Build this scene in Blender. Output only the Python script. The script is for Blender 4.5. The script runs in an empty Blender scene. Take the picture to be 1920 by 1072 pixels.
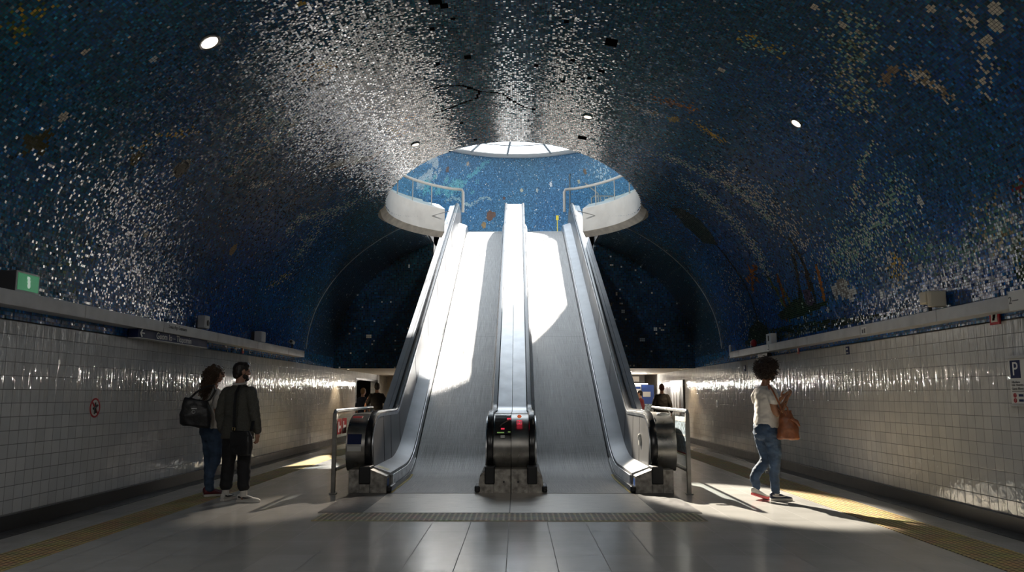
import bpy, bmesh, math, random
import numpy as np
from mathutils import Vector, Matrix, noise as mnoise
random.seed(7); rng = np.random.default_rng(11)
S = bpy.context.scene; COL = S.collection; PI = math.pi
# ------------------------------------------------------------------ camera
FPX = 1500.; TH = math.atan(205/FPX); EYE = Vector((.09, 0, 1.35)); PSI = math.atan(10/FPX*math.cos(TH))
CF = Vector((-math.sin(PSI)*math.cos(TH), math.cos(PSI)*math.cos(TH), math.sin(TH)))
CR = Vector((math.cos(PSI), math.sin(PSI), 0)); CU = CR.cross(CF)
cam = bpy.data.cameras.new('camera'); cam.sensor_width = 36; cam.lens = 36*FPX/1920; cam.clip_start = .05
co = bpy.data.objects.new('camera', cam); COL.objects.link(co)
co.matrix_world = Matrix((CR, CU, -CF)).transposed().to_4x4(); co.location = EYE; S.camera = co
def ray(px, py): return CF + CR*((px-960)/FPX) + CU*((536-py)/FPX)
def onz(px, py, z): d = ray(px, py); return EYE + d*((z-EYE.z)/d.z)
def onx(px, py, x): d = ray(px, py); return EYE + d*((x-EYE.x)/d.x)
def ony(px, py, y): d = ray(px, py); return EYE + d*(y/d.y)
VA, VB, VZ = 5.07, 3.7, 2.4                       # vault half-width, rise, springing height
def onvault(px, py):
    d = ray(px, py); c0 = EYE
    A = (d.x/VA)**2+(d.z/VB)**2; B = 2*(c0.x*d.x/VA**2+(c0.z-VZ)*d.z/VB**2); c = (c0.x/VA)**2+((c0.z-VZ)/VB)**2-1
    return c0 + d*((-B+math.sqrt(B*B-4*A*c))/(2*A))
def vault_z(x): return VZ + VB*math.sqrt(max(0, 1-(x/VA)**2))
# ------------------------------------------------------------------ object helpers
class MB:
    def __init__(s): s.v = []; s.f = []
    def add(s, vs, fs):
        o = len(s.v); s.v += [tuple(p) for p in vs]; s.f += [tuple(i+o for i in f) for f in fs]; return s
    def box(s, x0, x1, y0, y1, z0, z1):
        return s.add([(x, y, z) for x in (x0, x1) for y in (y0, y1) for z in (z0, z1)],
                     [(0,1,3,2),(4,6,7,5),(0,4,5,1),(2,3,7,6),(0,2,6,4),(1,5,7,3)])
    def loft(s, rings, cap=True, closed=False):
        n = len(rings[0]); o = len(s.v); m = len(rings)
        for r in rings: s.v += [tuple(p) for p in r]
        for i in range(m if closed else m-1):
            a = o+i*n; b = o+((i+1) % m)*n
            for k in range(n): s.f.append((a+k, a+(k+1) % n, b+(k+1) % n, b+k))
        if cap and not closed:
            s.f.append(tuple(o+k for k in reversed(range(n)))); s.f.append(tuple(o+(m-1)*n+k for k in range(n)))
        return s
    def strip(s, rows):                            # open sheet through rows of points
        n = len(rows[0]); o = len(s.v)
        for r in rows: s.v += [tuple(p) for p in r]
        for i in range(len(rows)-1):
            for k in range(n-1): s.f.append((o+i*n+k, o+i*n+k+1, o+(i+1)*n+k+1, o+(i+1)*n+k))
        return s
    def tube(s, pts, r, n=10, cap=True, closed=False):
        pts = [Vector(p) for p in pts]; rr = r if isinstance(r, (list, tuple)) else [r]*len(pts); rings = []; up = None
        m = len(pts)
        for i, p in enumerate(pts):
            t = (pts[(i+1) % m]-pts[i-1]) if closed else (pts[min(i+1, m-1)]-pts[max(i-1, 0)])
            t.normalize()
            if up is None:
                up = Vector((0,0,1)) if abs(t.z) < .9 else Vector((1,0,0))
            u = up - t*up.dot(t)
            if u.length < 1e-4: u = Vector((1,.3,.2)) - t*t.dot(Vector((1,.3,.2)))
            u.normalize(); w = t.cross(u); up = u
            rings.append([p+(u*math.cos(2*PI*k/n)+w*math.sin(2*PI*k/n))*rr[i] for k in range(n)])
        return s.loft(rings, cap, closed)
    def ell(s, c, r, n=16, m=10, rot=None):
        c = Vector(c); rings = []
        for j in range(1, m):
            a = PI*j/m
            ring = []
            for k in range(n):
                b = 2*PI*k/n
                p = Vector((r[0]*math.sin(a)*math.cos(b), r[1]*math.sin(a)*math.sin(b), -r[2]*math.cos(a)))
                ring.append(c+(rot @ p if rot else p))
            rings.append(ring)
        return s.loft(rings)
    def prism(s, poly, axis, a, b):                # poly in the two other axes, extruded along axis
        def mk(p, q):
            return {'x': (q, p[0], p[1]), 'y': (p[0], q, p[1]), 'z': (p[0], p[1], q)}[axis]
        return s.loft([[mk(p, a) for p in poly], [mk(p, b) for p in poly]])
    def xf(s, M):
        s.v = [tuple(M @ Vector(p)) for p in s.v]; return s
def build(name, mb, mat, parent=None, loc=(0,0,0), smooth=False, bevel=0, kind=None, label=None, world=False):
    me = bpy.data.meshes.new(name)
    L = Vector(loc)
    if parent is not None and world:
        inv = parent['_m']; M = Matrix([inv[i*4:i*4+4] for i in range(4)]); vs = [tuple(M @ Vector(p)) for p in mb.v]
    else: vs = [tuple(Vector(p)-L) for p in mb.v] if world else mb.v
    me.from_pydata(vs, [], mb.f); me.update()
    bm = bmesh.new(); bm.from_mesh(me); bmesh.ops.recalc_face_normals(bm, faces=bm.faces); bm.to_mesh(me); bm.free()
    o = bpy.data.objects.new(name, me); COL.objects.link(o); o.location = L
    if parent is not None: o.parent = parent
    if isinstance(mat, (list, tuple)):
        for m in mat: me.materials.append(m)
    elif mat: me.materials.append(mat)
    if smooth:
        for p in me.polygons: p.use_smooth = True
        if smooth != 'all': me.set_sharp_from_angle(angle=math.radians(38))
    if bevel:
        b = o.modifiers.new('bevel', 'BEVEL'); b.width = bevel; b.segments = 2; b.limit_method = 'ANGLE'
    if kind: o['kind'] = kind
    if label: o['label'] = label
    return o
def thing(name, label, cat, loc=(0,0,0), rz=0, group=None):
    o = bpy.data.objects.new(name, None); COL.objects.link(o); o.location = loc; o.rotation_euler = (0,0,rz)
    o['label'] = label; o['category'] = cat; o.empty_display_size = .1
    if group: o['group'] = group
    M = (Matrix.Translation(Vector(loc)) @ Matrix.Rotation(rz, 4, 'Z')).inverted()
    TM[o.name] = M; o['_m'] = [M[i][j] for i in range(4) for j in range(4)]
    return o
TM = {}
def tag(o, label, cat, group=None):
    o['label'] = label; o['category'] = cat
    if group: o['group'] = group
    return o
def struct(name, mb, mat, **k): return build(name, mb, mat, kind='structure', **k)
def text(name, s, size, mat, parent, M, extrude=.001, align='CENTER', sx=1.0):
    cu = bpy.data.curves.new(name, 'FONT'); cu.body = s; cu.size = size; cu.extrude = extrude; cu.align_x = align; cu.align_y = 'CENTER'
    cu.materials.append(mat); o = bpy.data.objects.new(name, cu); COL.objects.link(o)
    me = bpy.data.meshes.new_from_object(o.evaluated_get(bpy.context.evaluated_depsgraph_get())); bpy.data.objects.remove(o, do_unlink=True)
    o = bpy.data.objects.new(name, me); COL.objects.link(o)
    if parent:
        o.parent = parent; m = parent['_m']; M = Matrix([m[i*4:i*4+4] for i in range(4)]) @ M
    o.matrix_local = M @ Matrix.Diagonal((sx,1,1,1))
    return o
FACE_L = Matrix(((0,0,1,0),(1,0,0,0),(0,1,0,0),(0,0,0,1)))      # text on the left wall: reads along +Y, faces +X
FACE_R = Matrix(((0,0,-1,0),(-1,0,0,0),(0,1,0,0),(0,0,0,1)))    # text on the right wall: reads along -Y, faces -X
FACE_C = Matrix(((1,0,0,0),(0,0,-1,0),(0,1,0,0),(0,0,0,1)))     # faces the hall entrance (-Y)
def at(x, y, z, M): return Matrix.Translation((x, y, z)) @ M
# ------------------------------------------------------------------ materials
def newmat(name):
    m = bpy.data.materials.new(name); m.use_nodes = True; nt = m.node_tree
    return m, nt, nt.nodes['Principled BSDF']
def N(nt, t, **k):
    n = nt.nodes.new(t)
    for a, b in k.items(): setattr(n, a, b)
    return n
def lk(nt, a, b): nt.links.new(a, b)
def mat(name, col, rough=.5, metal=0, noise=0, nscale=8, bump=0, bscale=60, spec=.5, emit=None, estr=0, stretch=None, coat=0):
    m, nt, b = newmat(name)
    b.inputs['Base Color'].default_value = (*col, 1); b.inputs['Roughness'].default_value = rough; b.inputs['Metallic'].default_value = metal
    b.inputs['Specular IOR Level'].default_value = spec
    if coat: b.inputs['Coat Weight'].default_value = coat; b.inputs['Coat Roughness'].default_value = .08
    if emit: b.inputs['Emission Color'].default_value = (*emit, 1); b.inputs['Emission Strength'].default_value = estr
    if noise or bump:
        tc = N(nt, 'ShaderNodeTexCoord'); mp = N(nt, 'ShaderNodeMapping'); lk(nt, tc.outputs['Object'], mp.inputs['Vector'])
        if stretch: mp.inputs['Scale'].default_value = stretch
    if noise:
        n = N(nt, 'ShaderNodeTexNoise'); n.inputs['Scale'].default_value = nscale; n.inputs['Detail'].default_value = 5
        lk(nt, mp.outputs['Vector'], n.inputs['Vector'])
        r = N(nt, 'ShaderNodeMapRange'); r.inputs['From Min'].default_value = .3; r.inputs['From Max'].default_value = .7
        r.inputs['To Min'].default_value = 1-noise; r.inputs['To Max'].default_value = 1+noise
        lk(nt, n.outputs['Fac'], r.inputs['Value'])
        x = N(nt, 'ShaderNodeMix', data_type='RGBA', blend_type='MULTIPLY'); x.inputs['Factor'].default_value = 1
        x.inputs['A'].default_value = (*col, 1); lk(nt, r.outputs['Result'], x.inputs['B']); lk(nt, x.outputs['Result'], b.inputs['Base Color'])
        rr = N(nt, 'ShaderNodeMapRange'); rr.inputs['To Min'].default_value = max(.02, rough*(1-noise)); rr.inputs['To Max'].default_value = min(1, rough*(1+noise))
        lk(nt, n.outputs['Fac'], rr.inputs['Value']); lk(nt, rr.outputs['Result'], b.inputs['Roughness'])
    if bump:
        n2 = N(nt, 'ShaderNodeTexNoise'); n2.inputs['Scale'].default_value = bscale; n2.inputs['Detail'].default_value = 3
        lk(nt, mp.outputs['Vector'], n2.inputs['Vector'])
        bp = N(nt, 'ShaderNodeBump'); bp.inputs['Strength'].default_value = bump; bp.inputs['Distance'].default_value = .01
        lk(nt, n2.outputs['Fac'], bp.inputs['Height']); lk(nt, bp.outputs['Normal'], b.inputs['Normal'])
    return m
def clear_glass(name, tint=(.93,.96,.97), edge=.06):
    m = bpy.data.materials.new(name); m.use_nodes = True; nt = m.node_tree; nt.nodes.clear()
    o = N(nt, 'ShaderNodeOutputMaterial'); t = N(nt, 'ShaderNodeBsdfTransparent'); g = N(nt, 'ShaderNodeBsdfGlossy'); f = N(nt, 'ShaderNodeLayerWeight'); f.inputs['Blend'].default_value = .12
    t.inputs['Color'].default_value = (*tint, 1); g.inputs['Roughness'].default_value = edge
    x = N(nt, 'ShaderNodeMixShader'); lk(nt, math_(nt, 'MULTIPLY', math_(nt, 'POWER', f.outputs['Facing'], 2.), .5), x.inputs[0]); lk(nt, t.outputs[0], x.inputs[1]); lk(nt, g.outputs[0], x.inputs[2])
    lk(nt, x.outputs[0], o.inputs[0]); return m
def posnode(nt):
    g = N(nt, 'ShaderNodeNewGeometry'); s = N(nt, 'ShaderNodeSeparateXYZ'); lk(nt, g.outputs['Position'], s.inputs[0]); return g, s
def math_(nt, op, a, b=None, c=None):
    n = N(nt, 'ShaderNodeMath', operation=op)
    for i, v in enumerate((a, b, c)):
        if v is None: continue
        if isinstance(v, (int, float)): n.inputs[i].default_value = v
        else: lk(nt, v, n.inputs[i])
    return n.outputs[0]
def tiles_mat(name, ua, va, tw, th, u0, v0, c1, c2, grout, gw, rough, tilt, wav, row=None, offs=0, spec=.5):
    """rectangular tiling on world axes ua/va with per-tile tint and tilt"""
    m, nt, b = newmat(name); g, s = posnode(nt)
    U = math_(nt, 'DIVIDE', math_(nt, 'SUBTRACT', s.outputs[ua], u0), tw); V = math_(nt, 'DIVIDE', math_(nt, 'SUBTRACT', s.outputs[va], v0), th)
    iv = math_(nt, 'FLOOR', V)
    if offs: U = math_(nt, 'ADD', U, math_(nt, 'MULTIPLY', iv, offs))
    iu = math_(nt, 'FLOOR', U); fu = math_(nt, 'SUBTRACT', U, iu); fv = math_(nt, 'SUBTRACT', V, iv)
    cb = N(nt, 'ShaderNodeCombineXYZ'); lk(nt, iu, cb.inputs[0]); lk(nt, iv, cb.inputs[1])
    wn = N(nt, 'ShaderNodeTexWhiteNoise', noise_dimensions='2D'); lk(nt, cb.outputs[0], wn.inputs['Vector'])
    eu = math_(nt, 'MULTIPLY', math_(nt, 'SUBTRACT', .5, math_(nt, 'ABSOLUTE', math_(nt, 'SUBTRACT', fu, .5))), tw)
    ev = math_(nt, 'MULTIPLY', math_(nt, 'SUBTRACT', .5, math_(nt, 'ABSOLUTE', math_(nt, 'SUBTRACT', fv, .5))), th)
    e = math_(nt, 'MINIMUM', eu, ev)
    gm = N(nt, 'ShaderNodeMapRange'); gm.inputs['From Min'].default_value = gw*.35; gm.inputs['From Max'].default_value = gw; lk(nt, e, gm.inputs['Value'])
    cm = N(nt, 'ShaderNodeMix', data_type='RGBA'); cm.inputs['A'].default_value = (*c1, 1); cm.inputs['B'].default_value = (*c2, 1); lk(nt, wn.outputs['Value'], cm.inputs['Factor'])
    nz = N(nt, 'ShaderNodeTexNoise'); nz.inputs['Scale'].default_value = 2.3; nz.inputs['Detail'].default_value = 6; lk(nt, g.outputs['Position'], nz.inputs['Vector'])
    st = N(nt, 'ShaderNodeMapRange'); st.inputs['To Min'].default_value = .78; st.inputs['To Max'].default_value = 1.12; lk(nt, nz.outputs['Fac'], st.inputs['Value'])
    mu = N(nt, 'ShaderNodeMix', data_type='RGBA', blend_type='MULTIPLY'); mu.inputs['Factor'].default_value = 1; lk(nt, cm.outputs['Result'], mu.inputs['A']); lk(nt, st.outputs['Result'], mu.inputs['B'])
    gx = N(nt, 'ShaderNodeMix', data_type='RGBA'); gx.inputs['A'].default_value = (*grout, 1); lk(nt, mu.outputs['Result'], gx.inputs['B']); lk(nt, gm.outputs['Result'], gx.inputs['Factor'])
    lk(nt, gx.outputs['Result'], b.inputs['Base Color'])
    rg = N(nt, 'ShaderNodeMapRange'); rg.inputs['To Min'].default_value = .8; rg.inputs['To Max'].default_value = rough; lk(nt, gm.outputs['Result'], rg.inputs['Value'])
    rn = math_(nt, 'MULTIPLY', rg.outputs['Result'], st.outputs['Result']); lk(nt, rn, b.inputs['Roughness'])
    b.inputs['Specular IOR Level'].default_value = spec
    # per-tile tilt + wavy glaze
    vs = N(nt, 'ShaderNodeVectorMath', operation='SUBTRACT'); lk(nt, wn.outputs['Color'], vs.inputs[0]); vs.inputs[1].default_value = (.5,.5,.5)
    sc = N(nt, 'ShaderNodeVectorMath', operation='SCALE'); lk(nt, vs.outputs[0], sc.inputs[0]); sc.inputs['Scale'].default_value = tilt
    w2 = N(nt, 'ShaderNodeTexNoise'); w2.inputs['Scale'].default_value = 9; w2.inputs['Detail'].default_value = 2; lk(nt, g.outputs['Position'], w2.inputs['Vector'])
    bp = N(nt, 'ShaderNodeBump'); bp.inputs['Distance'].default_value = .02*wav; bp.inputs['Strength'].default_value = 1
    h = w2.outputs['Fac']
    if row:                                            # ripple bump added around one height so the glaze catches glints
        z0, sig, amp = row
        mp = N(nt, 'ShaderNodeMapping'); mp.inputs['Scale'].default_value = (11, 11, 1.8); lk(nt, g.outputs['Position'], mp.inputs['Vector'])
        w3 = N(nt, 'ShaderNodeTexNoise'); w3.inputs['Scale'].default_value = 1; w3.inputs['Detail'].default_value = 3; lk(nt, mp.outputs['Vector'], w3.inputs['Vector'])
        dz = math_(nt, 'DIVIDE', math_(nt, 'SUBTRACT', s.outputs[va], z0), sig)
        ga = math_(nt, 'EXPONENT', math_(nt, 'MULTIPLY', math_(nt, 'MULTIPLY', dz, dz), -1))
        h = math_(nt, 'ADD', math_(nt, 'MULTIPLY', h, 1), math_(nt, 'MULTIPLY', math_(nt, 'MULTIPLY', ga, w3.outputs['Fac']), amp))
    h = math_(nt, 'ADD', h, math_(nt, 'MULTIPLY', gm.outputs['Result'], .12))
    lk(nt, h, bp.inputs['Height'])
    ad = N(nt, 'ShaderNodeVectorMath', operation='ADD'); lk(nt, bp.outputs[0], ad.inputs[0]); lk(nt, sc.outputs[0], ad.inputs[1])
    nn = N(nt, 'ShaderNodeVectorMath', operation='NORMALIZE'); lk(nt, ad.outputs[0], nn.inputs[0]); lk(nt, nn.outputs[0], b.inputs['Normal'])
    return m
def mosaic_mat(name, rough=.09, tilt=.022, ior=1.75, grout=(.006,.008,.012)):
    m, nt, b = newmat(name)
    c = N(nt, 'ShaderNodeAttribute', attribute_name='tile_colour'); t = N(nt, 'ShaderNodeAttribute', attribute_name='tile_tilt')
    uv = N(nt, 'ShaderNodeUVMap'); sp = N(nt, 'ShaderNodeSeparateXYZ'); lk(nt, uv.outputs[0], sp.inputs[0])
    e = math_(nt, 'MINIMUM', math_(nt, 'SUBTRACT', .5, math_(nt, 'ABSOLUTE', math_(nt, 'SUBTRACT', sp.outputs[0], .5))),
              math_(nt, 'SUBTRACT', .5, math_(nt, 'ABSOLUTE', math_(nt, 'SUBTRACT', sp.outputs[1], .5))))
    gm = N(nt, 'ShaderNodeMapRange'); gm.inputs['From Min'].default_value = .04; gm.inputs['From Max'].default_value = .09; lk(nt, e, gm.inputs['Value'])
    x = N(nt, 'ShaderNodeMix', data_type='RGBA'); x.inputs['A'].default_value = (*grout, 1); lk(nt, c.outputs['Color'], x.inputs['B']); lk(nt, gm.outputs['Result'], x.inputs['Factor'])
    lk(nt, x.outputs['Result'], b.inputs['Base Color'])
    r = N(nt, 'ShaderNodeMapRange'); r.inputs['To Min'].default_value = .9; r.inputs['To Max'].default_value = rough; lk(nt, gm.outputs['Result'], r.inputs['Value'])
    lk(nt, r.outputs['Result'], b.inputs['Roughness']); b.inputs['IOR'].default_value = ior
    lk(nt, math_(nt, 'MULTIPLY', c.outputs['Alpha'], .5), b.inputs['Specular IOR Level'])
    g = N(nt, 'ShaderNodeNewGeometry'); sc = N(nt, 'ShaderNodeVectorMath', operation='SCALE'); lk(nt, t.outputs['Vector'], sc.inputs[0]); sc.inputs['Scale'].default_value = tilt
    ad = N(nt, 'ShaderNodeVectorMath', operation='ADD'); lk(nt, g.outputs['Normal'], ad.inputs[0]); lk(nt, sc.outputs[0], ad.inputs[1])
    nn = N(nt, 'ShaderNodeVectorMath', operation='NORMALIZE'); lk(nt, ad.outputs[0], nn.inputs[0]); lk(nt, nn.outputs[0], b.inputs['Normal'])
    return m
M = {}
M['steel'] = mat('brushed_steel', (.62,.63,.65), .3, 1, .25, 6, stretch=(14,1,1))
M['steel_dark'] = mat('dark_steel', (.30,.29,.27), .3, 1, .3, 5)
M['alu'] = mat('aluminium_deck', (.42,.43,.45), .40, .2, .12, 3)
M['panel'] = mat('satin_panel', (.22,.215,.215), .34, .5, .12, 2)
M['rubber'] = mat('black_rubber', (.008,.008,.010), .26, 0, spec=.6)
M['black'] = mat('black_plastic', (.012,.012,.013), .45)
M['plinth'] = mat('worn_plinth_steel', (.33,.31,.28), .45, .8, .5, 14)
M['white'] = mat('white_plaster', (.84,.83,.80), .6, 0, .08, 3)
M['lip'] = mat('bare_concrete_edge', (.68,.63,.55), .8, 0, .2, 6)
M['offwhite'] = mat('offwhite_paint', (.70,.69,.66), .45)
M['beige'] = mat('beige_ceiling', (.48,.42,.33), .7, 0, .08, 1)
M['ledge'] = mat('grey_ledge_metal', (.50,.50,.50), .5, .3, .15, 4)
M['dark'] = mat('dark_grey', (.03,.03,.033), .5)
M['charcoal'] = mat('charcoal_stone', (.028,.026,.027), .45, 0, .4, 12)
M['red'] = mat('sign_red', (.42,.015,.025), .45)
M['signwhite'] = mat('sign_white', (.85,.85,.85), .6, spec=.3)
M['navy'] = mat('sign_navy', (.012,.022,.085), .6, spec=.2)
M['blue'] = mat('sign_blue', (.02,.06,.25), .4)
M['yellow'] = mat('safety_yellow', (.70,.52,.06), .5, 0, .2, 20)
M['yellowsign'] = mat('yellow_sign', (.85,.65,.05), .5)
M['purple'] = mat('purple_panel', (.16,.08,.22), .5)
M['wood'] = mat('pale_wood', (.55,.45,.30), .55, 0, .2, 4)
M['glass'] = clear_glass('balustrade_glass', (.90,.95,.97), .03)
M['skyglass'] = clear_glass('skylight_glass', (.97,.98,1.), .05)
M['frame'] = mat('skylight_frame', (.42,.42,.42), .5, .3)
SKY, SUN, BEAM_R, BEAM_L, HALL_FILL, EXPO, RIM_FILL, STRIP = 4.0, 20.0, 90000, 12000, 88, 0.0, 300, 62
# ------------------------------------------------------------------ mosaic surfaces
def gridmesh(name, P, keep, col, material, flip=False, smooth=True, alpha=None):
    nu, nv = keep.shape
    idx = np.arange((nu+1)*(nv+1)).reshape(nu+1, nv+1)
    q = np.stack([idx[:-1,:-1], idx[1:,:-1], idx[1:,1:], idx[:-1,1:]], -1)[keep]
    if flip: q = q[:, ::-1]
    c = col[keep]; used = np.unique(q); mp = np.zeros(idx.size, int); mp[used] = np.arange(len(used)); q = mp[q]
    V = P.reshape(-1, 3)[used]; nf = len(q)
    me = bpy.data.meshes.new(name); me.vertices.add(len(V)); me.vertices.foreach_set('co', V.astype(np.float32).ravel())
    me.loops.add(nf*4); me.loops.foreach_set('vertex_index', q.astype(np.int32).ravel())
    me.polygons.add(nf); me.polygons.foreach_set('loop_start', (np.arange(nf)*4).astype(np.int32))
    me.polygons.foreach_set('use_smooth', np.full(nf, smooth))
    me.update(calc_edges=True)
    uv = me.uv_layers.new(name='UVMap'); uv.data.foreach_set('uv', np.tile(np.array([0,0,1,0,1,1,0,1], np.float32), nf))
    a = me.attributes.new('tile_colour', 'FLOAT_COLOR', 'FACE'); a.data.foreach_set('color', np.concatenate([c, (np.ones((nf,1)) if alpha is None else alpha[keep][:, None])], 1).astype(np.float32).ravel())
    t = me.attributes.new('tile_tilt', 'FLOAT_VECTOR', 'FACE'); t.data.foreach_set('vector', (np.clip(rng.normal(0, .5, (nf,3)), -1.2, 1.2)*np.array([1, 4.8, 1])).astype(np.float32).ravel())
    me.materials.append(material); o = bpy.data.objects.new(name, me); COL.objects.link(o); return o
def waves(u, v, seed, sc):
    r = np.random.default_rng(seed); o = np.zeros_like(u)
    for k in range(9):
        f = sc*(1+k*.55); a = r.uniform(0, 2*PI); o += np.sin(f*(u*math.cos(a)+v*math.sin(a))+r.uniform(0, 6.3)+1.2*np.sin(f*.6*(v*math.cos(a)-u*math.sin(a))+k))/(1+.5*k)
    return o/3
NAVY, TEAL, DEEP = np.array([.011,.072,.195]), np.array([.014,.150,.205]), np.array([.012,.13,.55])
CREAM, PALE, MINT, GOLD, ORNG, GREEN, LEAF = [.85,.80,.66], [.76,.84,.86], [.30,.60,.54], [.75,.50,.08], [.62,.23,.03], [.018,.11,.03], [.16,.25,.05]
def base_sea(u, v, seed, deep):
    w1 = waves(u, v, seed, .45); w2 = waves(u, v, seed+1, .8)
    a = np.clip(.5+.55*w1, 0, 1)[..., None]; d = np.clip(deep+.35*w2, 0, 1)[..., None]
    c = (NAVY*(1-a)+TEAL*a)*(1-d)+DEEP*d
    c = c*np.exp(rng.normal(0, .42, u.shape))[..., None]
    c = c*(1+.25*rng.normal(0, 1, u.shape+(3,))*np.array([.3,.5,.6]))
    return np.clip(c, .001, 1)
def sprinkle(c, p, cols):
    n = c.shape[0]*c.shape[1]; k = int(n*p); i = rng.integers(0, c.shape[0], k); j = rng.integers(0, c.shape[1], k)
    cc = np.array(cols)[rng.integers(0, len(cols), k)]*rng.uniform(.5, 1.2, (k,1)); c[i, j] = cc
# ---- vault grid
TILE = .032
tt = np.linspace(0, PI, 20001); arc = np.concatenate([[0], np.cumsum(np.hypot(np.diff(VA*np.cos(tt)), np.diff(VB*np.sin(tt))))])
NSV = int(arc[-1]/TILE); sv = np.linspace(0, arc[-1], NSV+1); tv = np.interp(sv, arc, tt)
YEND = 22.5
yv = np.concatenate([np.arange(-6, 5.2, .3), np.arange(5.2, YEND, TILE), [YEND+.06]])
NYV = len(yv)-1
HX, HY, HC, HRY = 2.82, 0, 17.5, 2.88                # oculus: half-width, centre Y, half-length
SLOT = 2.30
Pv = np.zeros((NSV+1, NYV+1, 3)); Pv[..., 0] = (VA*np.cos(tv))[:, None]; Pv[..., 2] = (VZ+VB*np.sin(tv))[:, None]; Pv[..., 1] = yv[None]
for i in range(NSV+1):
    x = Pv[i, 0, 0]
    if abs(x) < HX:
        h = HRY*math.sqrt(1-(x/HX)**2)
        for yy in (HC-h, HC+h):
            j = int(np.argmin(np.abs(Pv[i, :, 1]-yy))); Pv[i, j, 1] = yy
Fc = .25*(Pv[:-1,:-1]+Pv[1:,:-1]+Pv[1:,1:]+Pv[:-1,1:])
keepv = ~(((Fc[...,0]/HX)**2+((Fc[...,1]-HC)/HRY)**2 < 1) | ((np.abs(Fc[...,0]) < SLOT) & (Fc[...,1] > HC+1)))
sc_ = .5*(sv[:-1]+sv[1:]); Sg, Yg = np.meshgrid(sc_, .5*(yv[:-1]+yv[1:]), indexing='ij')
side = np.clip((1.15-np.sin(np.pi*Sg/arc[-1]))*.75-.12, 0, 1)*np.exp(-((Yg-14)/6)**2)
colv = base_sea(Sg, Yg, 3, side)
colv *= (1-.55*np.clip((Yg-18.6)/2.2, 0, 1))[..., None]  # tile colour darkened towards the recessed far end, in place of shade
sprinkle(colv, .009, [CREAM, PALE, PALE, [.8,.82,.8]]); sprinkle(colv, .05, [[.012,.06,.10], [.02,.09,.12]])
def sy(px, py):
    p = onvault(px, py); t = math.atan2((p.z-VZ)/VB, p.x/VA); return float(np.interp(t, tt, arc)), p.y
def ij(s, y): return min(NSV-1, max(0, int(s/TILE))), min(NYV-1, max(0, int(np.searchsorted(yv, y))-1))
def dot(s, y, c, r=0):
    if r < TILE*.8:
        i, j = ij(s, y); colv[i, j] = np.array(c)*rng.uniform(.6, 1.15); return
    i0, j0 = ij(s-r, y-r); i1, j1 = ij(s+r, y+r)
    ss = Sg[i0:i1+1, j0:j1+1]-s; yy = Yg[i0:i1+1, j0:j1+1]-y; k = ss*ss+yy*yy < r*r
    blk = colv[i0:i1+1, j0:j1+1]; blk[k] = np.array(c)*rng.uniform(.75, 1.1, (int(k.sum()),1))
def stream(pts, w, n, cols, r=0, jit=1):
    q = [sy(*p) for p in pts]; seg = [math.dist(q[i], q[i+1]) for i in range(len(q)-1)]; L = sum(seg)
    for _ in range(int(n*1.05)):
        d = random.random()*L; i = 0
        while i < len(seg)-1 and d > seg[i]: d -= seg[i]; i += 1
        f = d/seg[i]; s = q[i][0]+(q[i+1][0]-q[i][0])*f; y = q[i][1]+(q[i+1][1]-q[i][1])*f
        dot(s+random.gauss(0, w), y+random.gauss(0, w), random.choice(cols), r)
def fill(pts, cols, dens=1):
    q = np.array([sy(*p) for p in pts]); k = np.zeros(Sg.shape, bool); n = len(q)
    for a in range(n):
        b = (a+1) % n; y0, y1 = q[a,1], q[b,1]
        if y0 == y1: continue
        cr = ((Yg >= min(y0,y1)) & (Yg < max(y0,y1))); xs = q[a,0]+(Yg-y0)*(q[b,0]-q[a,0])/(y1-y0); k ^= cr & (Sg < xs)
    k &= rng.random(k.shape) < dens; m = int(k.sum())
    colv[k] = np.array(cols)[rng.integers(0, len(cols), m)]*rng.uniform(.55, 1.2, (m,1))
def line(pts, w, cols): stream(pts, w*.35, int(60*sum(math.dist(sy(*pts[i]), sy(*pts[i+1])) for i in range(len(pts)-1))*max(1, w/.04)), cols, w*.6)
W_ = [CREAM, PALE, PALE]
# right side: drifts of pale tesserae
stream([(1590,20),(1605,70),(1590,110),(1610,140),(1595,165),(1605,210)], .16, 420, [MINT, [.30,.34,.20], CREAM])
stream([(1655,165),(1670,135),(1685,130)], .03, 60, [[.40,.30,.20]]); stream([(1705,135),(1745,150),(1785,190)], .05, 110, [CREAM, [.40,.32,.2]])
stream([(1800,10),(1830,60),(1850,120),(1840,175)], .05, 70, [CREAM])
stream([(1240,290),(1290,310),(1360,345),(1420,385),(1450,420)], .10, 420, [MINT, PALE])
stream([(1280,340),(1330,370),(1380,420),(1425,480),(1440,520)], .14, 620, [MINT, PALE, PALE])
stream([(1345,320),(1400,350),(1440,380),(1480,430),(1520,480)], .32, 520, W_)
stream([(1640,270),(1610,310),(1620,330),(1605,350),(1600,400)], .03, 110, [CREAM, MINT])
stream([(1690,330),(1680,370),(1640,430),(1590,470),(1560,500)], .14, 620, [MINT, MINT, PALE])
stream([(1560,500),(1600,480),(1660,440),(1710,410)], .30, 460, [MINT, PALE])
stream([(1700,465),(1760,480),(1810,480),(1850,440),(1880,420),(1910,425)], .12, 420, [[.06,.24,.24], [.08,.28,.26]])
stream([(1850,430),(1880,430),(1905,440)], .16, 160, [[.1,.3,.24], [.40,.34,.16]])
fill([(1256,388),(1275,390),(1310,410),(1335,440),(1346,460),(1320,455),(1285,425)], [[.02,.07,.06],[.03,.10,.08],[.012,.04,.04]])
line([(1256,388),(1278,410),(1320,455)], .05, [[.006,.02,.02]])
line([(1346,462),(1375,500),(1400,540),(1420,600)], .05, [[.004,.012,.014]])
fill([(1405,615),(1420,600),(1438,612),(1445,632),(1402,640)], [GREEN, [.01,.03,.012], [.03,.05,.02]])
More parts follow.
